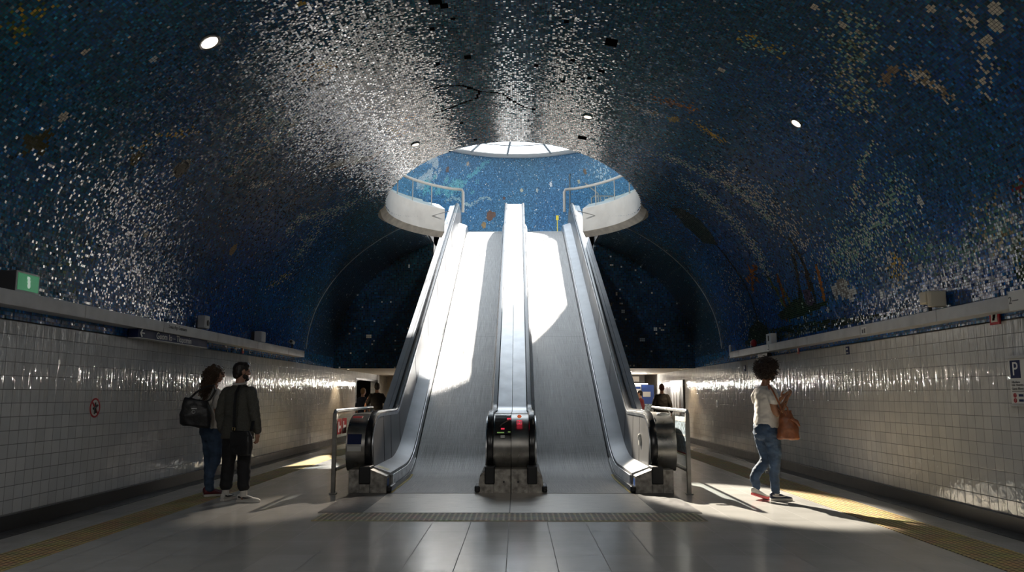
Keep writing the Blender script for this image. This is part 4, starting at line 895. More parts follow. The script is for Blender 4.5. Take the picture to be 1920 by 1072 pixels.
# ---- woman with the long curly hair, beside him
w1 = thing('person', 'long-curly-haired woman in a white t-shirt and jeans standing beyond the man in the blazer', 'person', (-4.09, 11.10, .005), math.radians(-48))
b_ = MB(); q, R = head(b_, (0, .015, 1.635), math.radians(-14), math.radians(-4), .97)
limb(b_, [(0,-.02,1.38), (0,-.01,1.48), (0,0,1.58)], [.065,.048,.048])
trunk(b_, [(.84,.15,.115,-.01,0), (.95,.17,.125,-.01,0), (1.08,.125,.095,0,0), (1.25,.145,.11,.01,0), (1.37,.145,.085,-.01,0), (1.43,.08,.06,-.01,0)])
limb(b_, [(.155,-.015,1.365), (.20,-.02,1.12), (.16,.16,.97)], [.046,.040,.026]); hand(b_, (.155,.175,.96), (-.25,.9,-.2), (-1,0,0), .6, -1, .92)
limb(b_, [(-.155,-.015,1.365), (-.215,-.03,1.12), (-.19,.10,.93)], [.046,.040,.026]); hand(b_, (-.19,.11,.92), (0,.6,-.7), (1,0,0), .6, 1, .92)
FL, FR = (-.10,.03), (.11,-.04)
for s, ft in ((-1, FL), (1, FR)): limb(b_, [(s*.092,-.01,.85), (s*.10,.01,.66), (s*.105,.02,.47), (ft[0]*.98,ft[1]-.01,.30), (ft[0],ft[1],.10)], [.08,.066,.050,.045,.036]); b_.ell((ft[0], ft[1], .07), (.033,.042,.042))
organic('body', b_, M['skin'], w1, .0065, 2); eyes(q, R, w1)
core = MB(); core.ell(q(0,-.03,.03), (.098,.105,.108), 20, 14, R); core.ell(q(0,-.080,-.10), (.10,.065,.17), 18, 12, R)
hr = organic('hair', core, M['hair_br'], w1, .010, 2, (.014, 22, (1,1,1)))
curly(q(0,-.035,.01), (.115,.115,.125), 420, M['hair_br'], hr, R, .07, .65, .005, 'curl', keep=lambda v: not (v.y > .45 and v.z < .45), seed=3)
curly(q(0,-.085,-.14), (.125,.08,.17), 460, M['hair_br'], hr, R, .10, .85, .005, 'curl', keep=lambda v: v.y < .55, seed=4)
j = MB(); trunk(j, [(.895,.185,.140,-.01,0), (.98,.18,.138,-.008,0), (1.10,.152,.122,0,0), (1.24,.162,.13,.01,0), (1.34,.162,.11,-.005,0), (1.40,.13,.09,-.01,0), (1.44,.085,.07,-.01,0)], 26)
for s, e in ((1, (.19,-.02,1.20)), (-1, (-.20,-.025,1.20))): limb(j, [(s*.135,-.015,1.36), (s*.175,-.018,1.30), e], [.068,.064,.062])
organic('shirt', j, M['tee'], w1, .009, 3, (.009, 8, (1,1,1.6)))
def jeans(par, FL, FR, kn=.01, wide=1.0, hem=.10):
    t_ = MB(); trunk(t_, [(.74,.09,.10,-.01,0), (.82,.178,.150,-.012,0), (.93,.180,.152,-.012,0), (1.02,.155,.125,-.005,0)], 26)
    for s, ft in ((-1, FL), (1, FR)): limb(t_, [(s*.092,-.01,.85), (s*.10,kn,.66), (s*.105,kn+.01,.47), (ft[0]*.98,ft[1]-.01,.30), (ft[0],ft[1],hem)], [.108*wide,.093*wide,.072*wide,.066*wide,.055*wide])
    return organic('jeans', t_, M['jeans'], par, .009, 3, (.011, 9, (1,1,1.7)))
jeans(w1, FL, FR, .01, 1.02)
for s, ft, toe in ((-1, FL, (-.02,.5)), (1, FR, (.20,.5))): shoe(w1, ft, toe, M['shoe_red'], M['sole'], None, .98, 0, M['dark'])
tb = thing('tote_bag', 'large black leather tote slung behind the shoulder of the curly-haired woman', 'bag', (-4.18, 10.74, .935), math.radians(14))
mb = MB(); mb.loft([[(rx*math.copysign(abs(math.cos(a))**.55, math.cos(a)), ry*math.copysign(abs(math.sin(a))**.7, math.sin(a)), z+tl*math.cos(a)) for a in np.linspace(0, 2*PI, 29)[:-1]] for z, rx, ry, tl in ((.0,.16,.05,-.02), (.02,.195,.085,-.03), (.14,.205,.10,-.03), (.27,.175,.085,-.03), (.36,.15,.05,-.03))])
organic('bag_body', mb, M['leather_bk'], tb, .010, 3, (.014, 7, (1,1,1)))
for dy in (-.03, .035):
    mb = MB(); mb.tube([(-.10,dy,.36), (-.02,dy,.45), (.10,dy+.03,.53), (.20,dy+.06,.55), (.22,dy+.06,.48), (.16,dy+.03,.36), (.11,dy,.33)], .011, 8); build('strap', mb, M['leather_bk'], tb, smooth=True)
mb = MB(); mb.tube([(-.02+.02*math.cos(a), -.105, .20+.02*math.sin(a)) for a in np.linspace(0, 2*PI, 13)[:-1]], .005, 6, closed=True); build('ring', mb, M['steel'], tb)
mb = MB(); mb.box(-.05,.02,-.104,-.096,.235,.25); build('buckle', mb, M['steel'], tb)
# ---- woman at the right, looking at her hand
w2 = thing('person', 'woman with a dark curly bob in a white t-shirt and jeans standing in the sunlight', 'person', (3.385, 10.72, 0), math.radians(-72))
b_ = MB(); q, R = head(b_, (0, .045, 1.665), math.radians(4), math.radians(-10), 1.0)
limb(b_, [(0,-.02,1.41), (0,.0,1.52), (0,.02,1.61)], [.068,.052,.050])
trunk(b_, [(.86,.155,.125,-.015,0), (.97,.175,.135,-.015,0), (1.10,.14,.11,0,0), (1.27,.155,.12,.005,0), (1.40,.15,.09,-.015,0), (1.46,.085,.065,-.01,0)])
limb(b_, [(.16,-.02,1.385), (.205,-.02,1.18), (.205,.04,1.125), (.165,.20,1.32)], [.052,.050,.046,.028]); hand(b_, (.160,.215,1.335), (-.30,.80,.35), (-.6,-.1,.5), .75, -1, .95)
limb(b_, [(-.16,-.02,1.385), (-.20,.02,1.16), (-.16,.12,1.13), (-.06,.26,1.30)], [.052,.048,.045,.028]); hand(b_, (-.055,.27,1.31), (.30,.7,.45), (.6,-.1,.4), .6, 1, .95)
FL, FR = (-.12,.02), (.075,.03); FL = (-.11,-.13)
for s, ft, zz in ((-1, FL, .16), (1, FR, .10)): limb(b_, [(s*.095,-.02,.87), (s*.102,.01,.68), (s*.102,.02,.50), (ft[0]*.98,ft[1]-.005,.32), (ft[0],ft[1],zz)], [.08,.068,.050,.045,.036]); b_.ell((ft[0], ft[1], zz-.03), (.033,.042,.042))
organic('body', b_, M['skin2'], w2, .0065, 2); eyes(q, R, w2)
core = MB(); core.ell(q(0,-.03,.04), (.13,.13,.125), 20, 14, R); core.ell(q(0,-.05,-.05), (.105,.07,.07), 18, 12, R)
hr = organic('hair', core, M['hair_bk'], w2, .010, 2, (.014, 24, (1,1,1)))
curly(q(0,-.03,.03), (.142,.138,.138), 620, M['hair_bk'], hr, R, .045, .15, .0055, 'curl', keep=lambda v: not (v.y > .55 and v.z < .35) and v.z > -.85, seed=8)
j = MB(); trunk(j, [(.93,.188,.150,-.015,0), (1.0,.19,.152,-.015,0), (1.12,.172,.138,-.005,0), (1.27,.175,.138,0,0), (1.37,.172,.118,-.012,0), (1.43,.14,.095,-.015,0), (1.475,.085,.072,-.01,0)], 26)
for s, e in ((1, (.198,-.02,1.285)), (-1, (-.195,.005,1.27))): limb(j, [(s*.14,-.018,1.385), (s*.178,-.018,1.335), e], [.074,.072,.070])
organic('shirt', j, M['tee'], w2, .009, 3, (.010, 8, (1,1,1.6)))
t_ = MB(); trunk(t_, [(.76,.09,.11,-.015,0), (.84,.185,.158,-.02,0), (.95,.186,.158,-.018,0), (1.04,.16,.13,-.01,0)], 26)
for s, ft, hz in ((-1, FL, .17), (1, FR, .12)): limb(t_, [(s*.095,-.02,.87), (s*.102,.01,.68), (s*.102,.02,.50), (ft[0]*.98,ft[1]-.005,.32), (ft[0],ft[1],hz)], [.115,.098,.074,.066,.052])
organic('jeans', t_, M['jeans'], w2, .009, 3, (.010, 10, (1,1,1.8)))
shoe(w2, FL, (-.16,.5), M['shoe_white'], M['pink'], None, .98, .06, M['shoe_white'])
s_ = shoe(w2, FR, (.22,.5), M['shoe_navy'], M['sole'], M['sole'], 1.0, 0, M['dark'])
mb = MB(); mb.tube([(FR[0], FR[1], .075), (FR[0], FR[1], .135)], [.046,.043], 14); build('sock', mb, M['sock'], w2, smooth=True)
mb = MB(); mb.tube([(.178+.031*math.cos(a), .148+.02*math.cos(a)*0+.024*math.sin(a), 1.262+.018*math.sin(a)) for a in np.linspace(0, 2*PI, 17)[:-1]], .006, 6, closed=True); build('bracelet', mb, M['dark'], w2, smooth=True)
hb = thing('shoulder_bag', 'brown leather bucket bag hanging from the shoulder of the woman in the sunlight', 'bag', (3.55, 10.40, .79), math.radians(-12))
mb = MB(); mb.loft([[(rx*math.copysign(abs(math.cos(a))**.7, math.cos(a))+ox, ry*math.copysign(abs(math.sin(a))**.7, math.sin(a)), z) for a in np.linspace(0, 2*PI, 29)[:-1]] for z, rx, ry, ox in ((0,.125,.06,0), (.02,.14,.085,0), (.14,.128,.085,0), (.26,.095,.07,-.01), (.34,.065,.045,-.02), (.37,.075,.05,-.02))])
organic('bag_body', mb, M['leather_br'], hb, .009, 3, (.012, 9, (1,1,1)))
mb = MB(); mb.tube([(.03,-.06,.27), (.10,-.075,.23), (.135,-.07,.17)], [.02,.028,.012], 8); organic('tassel_flap', mb, M['leather_br'], hb, .008, 2)
sp = [(-.055,-.02,.34), (-.10,-.03,.46), (-.17,-.03,.62), (-.215,.02,.70), (-.21,.10,.68), (-.17,.10,.50), (-.10,.04,.38), (-.03,.02,.33)]
mb = MB(); mb.tube(sp, .011, 8); build('strap', mb, M['leather_br'], hb, smooth=True)
mb = MB(); mb.tube([(-.02,-.05,.30), (-.06,-.06,.40), (-.045,-.055,.46), (0,-.05,.40), (.01,-.05,.32)], .009, 8); build('handle', mb, M['leather_br'], hb, smooth=True)
mb = MB(); mb.tube([(-.055+.018*math.cos(a), -.035, .36+.018*math.sin(a)) for a in np.linspace(0, 2*PI, 13)[:-1]], .004, 6, closed=True); build('ring', mb, M['brass'], hb)
# ---- people far back in the passage
def far_person(label, loc, rz, h, top, low, hairm, skin, cap=None, seat=False, armout=0, sleeves=False):
    p = thing('person', label, 'person', loc, math.radians(rz)); k = h/1.75
    def sc(mb): mb.v = [(x*k, y*k, z*k) for x, y, z in mb.v]; return mb
    b_ = MB(); q, R = head(b_, (0,.02,1.64), math.radians(10), 0); limb(b_, [(0,-.02,1.38), (0,0,1.58)], [.065,.052])
    trunk(b_, [(.86,.15,.11,0,0), (1.08,.14,.10,0,0), (1.30,.165,.11,0,0), (1.42,.15,.08,0,0)])
    for s in (-1, 1):
        limb(b_, [(s*.18,0,1.39), (s*(.26+armout),-.02,1.14), (s*(.27+armout*1.5),.06,.90)], [.052,.042,.03]); hand(b_, (s*(.27+armout*1.5),.07,.89), (0,.2,-1), (-s,0,0), .5, s)
        limb(b_, [(s*.09,0,.88), (s*.10,.02,.5), (s*.11,0,.09)], [.085,.055,.04])
    organic('body', sc(b_), skin, p, .011, 2)
    h_ = MB(); h_.ell(q(0,-.018,.04), (.084,.104,.095), 18, 12, R); h_.ell(q(0,-.05,-.01), (.08,.066,.085), 18, 12, R)
    if cap: h_.ell(q(0,.09,.06), (.06,.05,.014), 14, 8, R)
    organic('cap' if cap else 'hair', sc(h_), cap or hairm, p, .010, 2)
    j = MB(); trunk(j, [(.86,.20,.135,0,0), (1.08,.18,.125,0,0), (1.28,.20,.135,0,0), (1.40,.18,.10,0,0), (1.47,.085,.07,0,0)])
    for s in (-1, 1): limb(j, [(s*.155,0,1.38), (s*(.20+armout*.4),-.01,1.26), (s*(.235+armout*.8),-.015,1.16)]+([(s*(.27+armout*1.4),.05,.94)] if sleeves else []), [.08,.073,.068]+([.055] if sleeves else []))
    organic('jacket' if sleeves else 'shirt', sc(j), top, p, .012, 3, (.008, 8, (1,1,1.5)))
    t_ = MB(); trunk(t_, [(.76,.10,.10,0,0), (.84,.18,.135,0,0), (.98,.165,.12,0,0)])
    for s in (-1, 1): limb(t_, [(s*.095,0,.85), (s*.105,.02,.48), (s*.115,0,.10)], [.105,.08,.065])
    organic('trousers', sc(t_), low, p, .012, 3)
    for s in (-1, 1): shoe(p, (s*.115*k, 0), (s*.13*k, .5), M['black'], M['black'], None, k)
    return p
M['navycloth'] = mat('navy_cloth', (.012,.018,.04), .8); M['redcloth'] = mat('red_cloth', (.20,.015,.02), .8); M['redcap'] = mat('dark_red_cap', (.06,.015,.012), .8)
far_person('man in a black t-shirt walking away at the far left end of the passage', (-4.02, 23.6, 0), 6, 1.70, M['blackcloth'], M['blackcloth'], M['hair_dk'], M['skin'], armout=.05)
far_person('fair-haired person in navy half hidden behind the man in the black t-shirt', (-4.62, 24.6, 0), -30, 1.56, M['navycloth'], M['navycloth'], mat('fair_hair', (.22,.12,.05), .5), M['skin'])
far_person('person in dark jacket and red cap walking away at the right end of the passage', (4.29, 23.5, 0), -12, 1.67, M['blackcloth'], M['blackcloth'], M['hair_dk'], M['skin'], cap=M['redcap'], sleeves=True)
far_person('dark-haired person standing beside the right escalator truss in the passage', (3.62, 26.0, 0), 40, 1.62, M['blackcloth'], M['blackcloth'], M['hair_dk'], M['skin'])
far_person('person in dark red standing by the lit shopfront at the right of the passage', (4.18, 26.9, 0), 60, 1.50, M['redcloth'], M['blackcloth'], M['hair_dk'], M['skin'], armout=.03)
# ------------------------------------------------------------------ ceiling downlights
M['lens'] = mat('lit_downlight', (.9,.9,.85), .4, emit=(1,.90,.74), estr=9)
def downlight(px, py, r, label, lit=True, power=0):
    p = onvault(px, py); n = Vector((-p.x/VA**2, 0, -(p.z-VZ)/VB**2)).normalized()
    T = thing('downlight', label, 'ceiling light', p, 0, 'downlights in the mosaic vault'); Rm = Vector((0,0,-1)).rotation_difference(n).to_matrix()
    mb = MB(); mb.loft([[Rm @ Vector((q*r*math.cos(a), q*r*math.sin(a), z)) for a in np.linspace(0, 2*PI, 33)[:-1]] for q, z in ((1,.03), (1,-.012), (.92,-.022), (.74,-.018), (.72,.004))]); build('trim_ring', mb, M['steel_dark'], T, smooth=True)
    mb = MB(); mb.loft([[Rm @ Vector((q*r*math.cos(a), q*r*math.sin(a), z)) for a in np.linspace(0, 2*PI, 33)[:-1]] for q, z in ((.73,.0), (.70,-.010), (.35,-.016))]); build('lens', mb, M['lens'], T, smooth=True)
    l = bpy.data.lights.new('downlight_lamp', 'SPOT'); l.energy = power; l.spot_size = math.radians(80); l.spot_blend = .9; l.color = (1,.84,.66); l.shadow_soft_size = .06
    lo = bpy.data.objects.new('downlight_lamp', l); COL.objects.link(lo); lo.location = p+n*.06; lo.rotation_euler = n.to_track_quat('-Z', 'Y').to_euler()
downlight(392, 78, .13, 'large lit round downlight high on the left of the mosaic vault', power=18)
downlight(1494, 230, .085, 'lit round downlight high on the right of the mosaic vault', power=18)
downlight(1102, 218, .085, 'small lit downlight close to the bright crown of the vault', power=8)
downlight(779, 270, .085, 'small lit downlight beside the left rim of the oculus', power=8)
# ------------------------------------------------------------------ things on the left ledge and wall
M['green'] = mat('green_lit_sign', (.03,.20,.09), .35, emit=(.06,.34,.15), estr=.35); M['cream'] = mat('cream_plastic', (.62,.55,.42), .5); M['pict'] = mat('lit_pictogram', (.8,.9,.8), .5, emit=(.8,1,.85), estr=.35)
g = thing('exit_sign', 'green lit exit sign box standing on the left ledge', 'sign', (-4.96, 8.0, 2.376))
mb = MB(); mb.box(-.085, .085, -.19, .19, 0, .205); build('case', mb, M['dark'], g, bevel=.006)
mb = MB(); mb.box(.085, .092, -.19, .19, 0, .205); build('frame', mb, M['ledge'], g)
mb = MB(); mb.box(.092, .096, -.172, .172, .018, .187); fc = build('sign_face', mb, M['green'], g)
mb = MB(); mb.ell((.099, .0, .145), (.004,.018,.020), 12, 8); mb.box(.097, .101, -.022, .022, .10, .128); mb.ell((.099,.004,.075), (.004,.026,.032), 12, 8); mb.box(.097, .101, -.03, -.012, .135, .165); build('pictogram', mb, M['pict'], fc)
sg_ = thing('station_sign', 'long navy direction sign under the left ledge with white arrow and lettering', 'sign', (-4.93, 11.67, 2.205))
mb = MB(); mb.box(-.10, .03, -1.18, 1.18, -.095, .018); build('board', mb, M['navy'], sg_, bevel=.004)
mb = MB(); mb.box(-.10, .036, -1.185, 1.185, -.107, -.095); build('frame', mb, M['ledge'], sg_)
text('lettering', 'Guom Io \u2013 Tlopomin', .125, M['signwhite'], sg_, at(-4.898, 11.62, 2.166, FACE_L), sx=1.12)
mb = MB(); y = -1.08; z = -.035
mb.tube([(.033, y-.045, z), (.033, y+.06, z)], .011, 6); mb.tube([(.033, y+.0, z+.045), (.033, y-.045, z), (.033, y+.0, z-.045)], .011, 6); build('arrow', mb, M['signwhite'], sg_)
text('lettering', 'Linea Aep Guamarm', .075, M['dark'], sg_, at(-4.858, 11.62, 2.32, FACE_L), .0008)
def onledge(name, label, cat, px, x, zb, parts, rz=0):
    p = onx(px, 640, x); t = thing(name, label, cat, (x, p.y, zb), rz)
    for n, mb, mt, kw in parts: build(n, mb, mt, t, **kw)
    return t
mb1 = MB(); mb1.box(-.07, .07, -.09, .09, .03, .24); mb2 = MB(); mb2.ell((.072, -.0, .12), (.012,.05,.05), 14, 8); mb3 = MB(); mb3.box(-.10, -.06, -.05, .05, 0, .16)
onledge('loudspeaker', 'grey loudspeaker on the left ledge just past the station sign', 'loudspeaker', 380, -4.93, 2.376, [('case', mb1, M['ledge'], dict(bevel=.02)), ('grille', mb2, M['dark'], {}), ('bracket', mb3, M['dark'], {})])
mb1 = MB(); mb1.box(-.08, .06, -.13, .13, .0, .21); mb2 = MB(); mb2.box(.06, .064, -.12, .12, .012, .198); mb3 = MB(); mb3.box(-.14, -.08, -.12, .12, 0, .20)
onledge('emergency_light', 'white emergency light box on the left ledge above the couple', 'light fitting', 488, -4.93, 2.376, [('case', mb1, M['offwhite'], dict(bevel=.012)), ('cover', mb2, M['signwhite'], {}), ('back_box', mb3, M['dark'], {})])
mb1 = MB(); mb1.tube([(0,0,0), (0,0,.12)], .02, 8); mb2 = MB(); mb2.tube([(0,-.10,.16), (0,.07,.14)], .045, 12); mb3 = MB(); mb3.tube([(0,-.104,.16), (0,-.10,.16)], .03, 10)
onledge('camera_unit', 'small security camera near the far end of the left ledge', 'camera', 548, -4.93, 2.376, [('stand', mb1, M['dark'], {}), ('case', mb2, M['ledge'], {}), ('lens', mb3, M['black'], {})])
M['red2'] = M['red']
def wallsign(side, name, label, cat, px, py, w, h, face, marks=(), x=None, d=.012):
    X = x if x is not None else side*5.07; p = onx(px, py, X); t = thing(name, label, cat, (X, p.y, p.z), 0 if side < 0 else PI)
    mb = MB(); mb.box(-.004, d, -w/2, w/2, -h/2, h/2); bo = build('board', mb, M[face], t, bevel=.002)
    for n, mt, y0, y1, z0, z1 in marks:
        mb = MB(); mb.box(d, d+.002, y0*w, y1*w, z0*h, z1*h); build(n, mb, M[mt], t)
    return t, bo, p
wallsign(-1, 'fire_sign', 'tiny red and white sign on the blue band above the couple', 'sign', 455, 656, .10, .13, 'red', [('pictogram', 'signwhite', -.25, .25, -.1, .42)])
wallsign(-1, 'sticker', 'small pale sticker on the left tiles beside the black tote', 'sticker', 352, 752, .07, .09, 'offwhite', [('mark', 'dark', -.3, .3, -.2, .1)])
ns = thing('prohibition_sign', 'round red no-entry pedestrian sign on the left tiled wall', 'sign', (-5.07, onx(177,765,-5.07).y, 1.20))
mb = MB(); mb.tube([(.0,0,0), (.006,0,0)], .115, 40); build('disc', mb, M['offwhite'], ns)
mb = MB(); mb.loft([[(.004+dx, r*math.cos(a), r*math.sin(a)) for r, dx in ((.118,0), (.118,.006), (.098,.006), (.098,0))] for a in np.linspace(0, 2*PI, 41)[:-1]], closed=True); build('rim', mb, M['red'], ns)
mb = MB(); mb.loft([[(xx, -c*.072+s_*.012*.7, c*.072+s_*.012*.7) for xx, s_ in ((.006,-1), (.011,-1), (.011,1), (.006,1))] for c in (-1, 1)]); build('bar', mb, M['red'], ns)
mb = MB(); mb.tube([(.008,.0,.065), (.008,.002,-.01), (.008,-.012,-.075)], [.010,.016,.011], 8); mb.tube([(.008,-.05,-.012), (.008,0,.005), (.008,.052,.03)], .014, 8); mb.tube([(.008,.0,-.005), (.008,.03,-.06)], .010, 8); build('pictogram', mb, M['black'], ns)
# ------------------------------------------------------------------ right ledge and wall
ps = thing('parking_sign', 'tall white notice board with a blue P on the right tiled wall', 'sign', (5.07, 7.86, 1.50), PI)
mb = MB(); mb.box(0, .03, -.27, .23, -.235, .215); bo = build('board', mb, M['offwhite'], ps, bevel=.004)
mb = MB(); mb.box(0, .05, -.29, .25, .215, .24); build('top_rail', mb, M['ledge'], ps)
mb = MB(); mb.box(0, .04, -.28, .24, -.255, -.235); build('bottom_rail', mb, M['ledge'], ps)
mb = MB(); mb.box(.03, .033, -.245, -.085, .02, .195); build('blue_square', mb, M['navy'], ps)
text('letter', 'P', .19, M['signwhite'], ps, at(5.036, 7.86+.165, 1.50+.105, FACE_R))
for k, (s_, z, sz) in enumerate((('Afluidiano', -.02, .034), ('LUN  MAR/VEN', -.05, .028), ('Gannii Blione', -.085, .034))): text('lettering', s_, sz, M['dark'], ps, at(5.038, 7.86+.24, 1.50+z, FACE_R), .0006, 'LEFT')
mb = MB(); mb.box(.03, .033, -.24, .04, -.112, -.106); build('line', mb, M['dark'], ps)
for yy, zz in ((-.20,-.15), (-.20,-.20)):
    mb = MB(); mb.loft([[(.03+dx, yy+r*math.cos(a), zz+r*math.sin(a)) for r, dx in ((.022,0), (.022,.005), (.015,.005), (.015,0))] for a in np.linspace(0, 2*PI, 25)[:-1]], closed=True); mb.tube([(.034, yy-.012, zz+.012), (.034, yy+.012, zz-.012)], .003, 6); build('prohibition_ring', mb, M['red'], ps)
    mb = MB(); mb.box(.03, .033, yy+.06, yy+.13, zz-.012, zz+.012); build('pictogram', mb, M['navy'], ps)
t, bo, p = wallsign(1, 'fire_sign', 'red fire alarm sign on the blue band at the far right', 'sign', 1866, 593, .17, .17, 'red', [('panel', 'offwhite', -.32, .32, -.35, .40), ('pictogram', 'red', -.14, .14, -.1, .25), ('pictogram', 'red', -.2, .05, -.25, -.1)], x=5.05)
wallsign(1, 'information_sign', 'small blue pictogram sign on top of the right tiles', 'sign', 1590, 657, .11, .12, 'navy', [('pictogram', 'offwhite', -.3, .2, .1, .3), ('line', 'offwhite', -.3, .3, -.3, -.22)])
wallsign(1, 'fire_sign', 'tiny red sign on the blue band behind the dark-haired woman', 'sign', 1497, 657, .08, .12, 'red', [('pictogram', 'offwhite', -.3, .3, -.2, .4)])
wallsign(1, 'switch_plate', 'small dark plate on the right tiles left of the woman', 'plate', 1397, 690, .11, .14, 'navy', [('line', 'ledge', -.3, .3, -.05, .05)])
wallsign(1, 'prohibition_sign', 'small pale square sign low on the far right tiles', 'sign', 1345, 757, .16, .18, 'offwhite', [('pictogram', 'dark', -.2, .2, -.25, .25)])
wallsign(1, 'sticker', 'white numbered sticker on the face of the right ledge', 'sticker', 1622, 620, .16, .10, 'offwhite', [('mark', 'dark', -.35, -.1, -.3, .2), ('mark', 'dark', .05, .3, -.3, .3)], x=4.872, d=.018)
wallsign(1, 'sticker', 'tiny white sticker near the far end of the right ledge', 'sticker', 1442, 655, .11, .07, 'offwhite', [('mark', 'dark', -.2, .2, -.2, .2)], x=4.872, d=.018)
dp = wallsign(1, 'departure_board', 'dark board with rows of pale squares under the right ledge', 'sign', 1437, 663, .62, .13, 'black', x=5.07, d=.08)[0]
rr_ = random.Random(5)
for k in range(7):
    for z in (-.028, .022):
        if rr_.random() < .8:
            mb = MB(); y = -.27+.082*k; mb.box(.08, .083, y, y+.05, z-.016, z+.012); build('character', mb, M['ledge'], dp)
nb = thing('platform_sign', 'white numbered sign hanging at the right end of the ledge', 'sign', (4.84, onx(1910,562,4.84).y, 2.25), PI)
mb = MB(); mb.box(0, .012, -.14, .10, -.10, .09); build('board', mb, M['offwhite'], nb, bevel=.003)
text('lettering', '2\u2014', .10, M['black'], nb, at(4.826, nb.location.y+.06, 2.25, FACE_R))
mb1 = MB(); mb1.box(-.09, .09, -.10, .06, .09, .24); mb2 = MB(); mb2.box(-.10, .10, -.20, -.13, .04, .23); mb3 = MB(); mb3.tube([(0,.0,0), (0,0,.10), (0,-.05,.14)], .018, 8); mb4 = MB(); mb4.box(-.05, .05, -.135, -.10, .10, .18)
onledge('floodlight', 'cream twin floodlight standing on the right ledge', 'light fitting', 1748, 4.93, 2.316, [('case', mb1, M['cream'], dict(bevel=.015)), ('lamp_head', mb2, M['cream'], dict(bevel=.02)), ('stand', mb3, M['dark'], {}), ('joint', mb4, M['cream'], {})])
mb1 = MB(); mb1.box(-.05, .06, -.15, .15, .0, .20); mb2 = MB(); mb2.box(-.054, -.05, -.03, .03, .06, .16)
onledge('electrical_box', 'white electrical box on the right ledge above the dark-haired woman', 'box', 1446, 4.93, 2.316, [('case', mb1, M['signwhite'], dict(bevel=.008)), ('mark', mb2, M['dark'], {})])
mb1 = MB(); mb1.ell((0,0,.09), (.06,.09,.08), 16, 10); mb2 = MB(); mb2.tube([(0,0,0), (0,0,.05)], .05, 12)
onledge('alarm_beacon', 'small red alarm beacon on the right ledge', 'alarm', 1413, 4.93, 2.316, [('dome', mb1, M['red'], dict(smooth=True)), ('base', mb2, M['dark'], {})])
mb1 = MB(); mb1.tube([(0,0,-.12), (0,0,.10)], .03, 10); mb2 = MB(); mb2.ell((0,0,.10), (.03,.03,.03), 10, 8)
p = onx(1365.5, 657, 5.0); t = thing('junction_tube', 'short white upright tube past the end of the right ledge', 'fitting', (5.048, p.y, p.z)); build('tube', mb1, M['offwhite'], t, smooth=True); build('cap', mb2, M['offwhite'], t, smooth=True)
# ------------------------------------------------------------------ passage beyond the end wall
M['panel_light'] = mat('lit_ceiling_panel', (.9,.9,.85), .5, emit=(1,.93,.80), estr=7); M['strip'] = mat('lit_strip', (.9,.9,.9), .5, emit=(1,.95,.86), estr=5)
def panel(x, y, w, d, label, power):
    t = thing('ceiling_light', label, 'ceiling light', (x, y, 2.10)); mb = MB(); mb.box(-w/2-.03, w/2+.03, -d/2-.03, d/2+.03, -.012, .0); build('frame', mb, M['offwhite'], t)
    mb = MB(); mb.box(-w/2, w/2, -d/2, d/2, -.018, -.012); build('diffuser', mb, M['panel_light'], t)
    l = bpy.data.lights.new('panel_lamp', 'AREA'); l.shape = 'RECTANGLE'; l.size = w; l.size_y = d; l.energy = power; l.color = (1,.86,.66); lo = bpy.data.objects.new('panel_lamp', l); COL.objects.link(lo); lo.location = (x, y, 2.075)
pl = onz(1160, 701, 2.09); panel(3.15, 25.0, .9, .5, 'bright ceiling panel right of the escalators in the passage', 45); panel(-3.0, 27.8, .9, .5, 'ceiling panel hidden behind the left escalator truss', 40)
def spot_can(x, y, label, power):
    t = thing('downlight', label, 'ceiling light', (x, y, 2.10)); mb = MB(); mb.loft([[(r*math.cos(a), r*math.sin(a), z) for a in np.linspace(0, 2*PI, 21)[:-1]] for r, z in ((.07,0), (.07,-.015), (.05,-.015), (.05,0))]); build('trim_ring', mb, M['steel_dark'], t)
    mb = MB(); mb.loft([[(r*math.cos(a), r*math.sin(a), -.004) for a in np.linspace(0, 2*PI, 21)[:-1]] for r in (.05, .02)]); build('lens', mb, M['lens'], t)
    l = bpy.data.lights.new('wall_washer', 'SPOT'); l.energy = power; l.spot_size = math.radians(100); l.spot_blend = .5; l.color = (1,.72,.42); l.shadow_soft_size = .04; lo = bpy.data.objects.new('wall_washer', l); COL.objects.link(lo); lo.location = (x, y, 2.06)
spot_can(-4.72, 22.85, 'passage downlight washing the left tiles at the corner', 60); spot_can(4.72, 22.85, 'passage downlight washing the right tiles at the corner', 60)
spot_can(-4.5, 30.6, 'passage downlight beyond the dark doorway on the left', 20); spot_can(4.6, 27.6, 'passage downlight above the shopfront on the right', 20)
# dark doorway on the left with its frame
d1 = thing('doorway', 'dark open doorway in the left wall of the passage', 'doorway', (-5.07, 27.7, 0)); 
for n, b_ in (('jamb', (-.03,.012,-1.99,-1.93,0,1.88)), ('jamb', (-.03,.012,1.94,2.0,0,1.88)), ('lintel', (-.03,.012,-1.99,2.0,1.85,1.91))):
    mb = MB(); mb.box(*b_); build(n, mb, M['dark'], d1)
mb = MB(); mb.tube([(-1.2,-1.2,1.5), (-.4,1.2,1.95)], .03, 8); build('stair_rail', mb, M['ledge'], d1)
mb = MB(); mb.box(-4.98, -4.72, 31.55, 31.75, 0, 2.09); pst = thing('sign_post', 'red sign pillar at the end of the left passage wall', 'sign pillar', (-4.3, 29.9, 0))
mb = MB(); mb.box(-.10, .12, -.06, .06, 0, 2.098); build('pillar', mb, M['charcoal'], pst)
mb = MB(); mb.box(-.05, .16, -.085, -.06, 0, 1.86); bd_ = build('board', mb, M['red'], pst)
for z0, z1 in ((1.74,1.84), (1.52,1.58), (1.16,1.42), (1.02,1.05)):
    mb = MB(); mb.box(-.02, .13, -.090, -.085, z0, z1); build('label', mb, M['offwhite'], bd_)
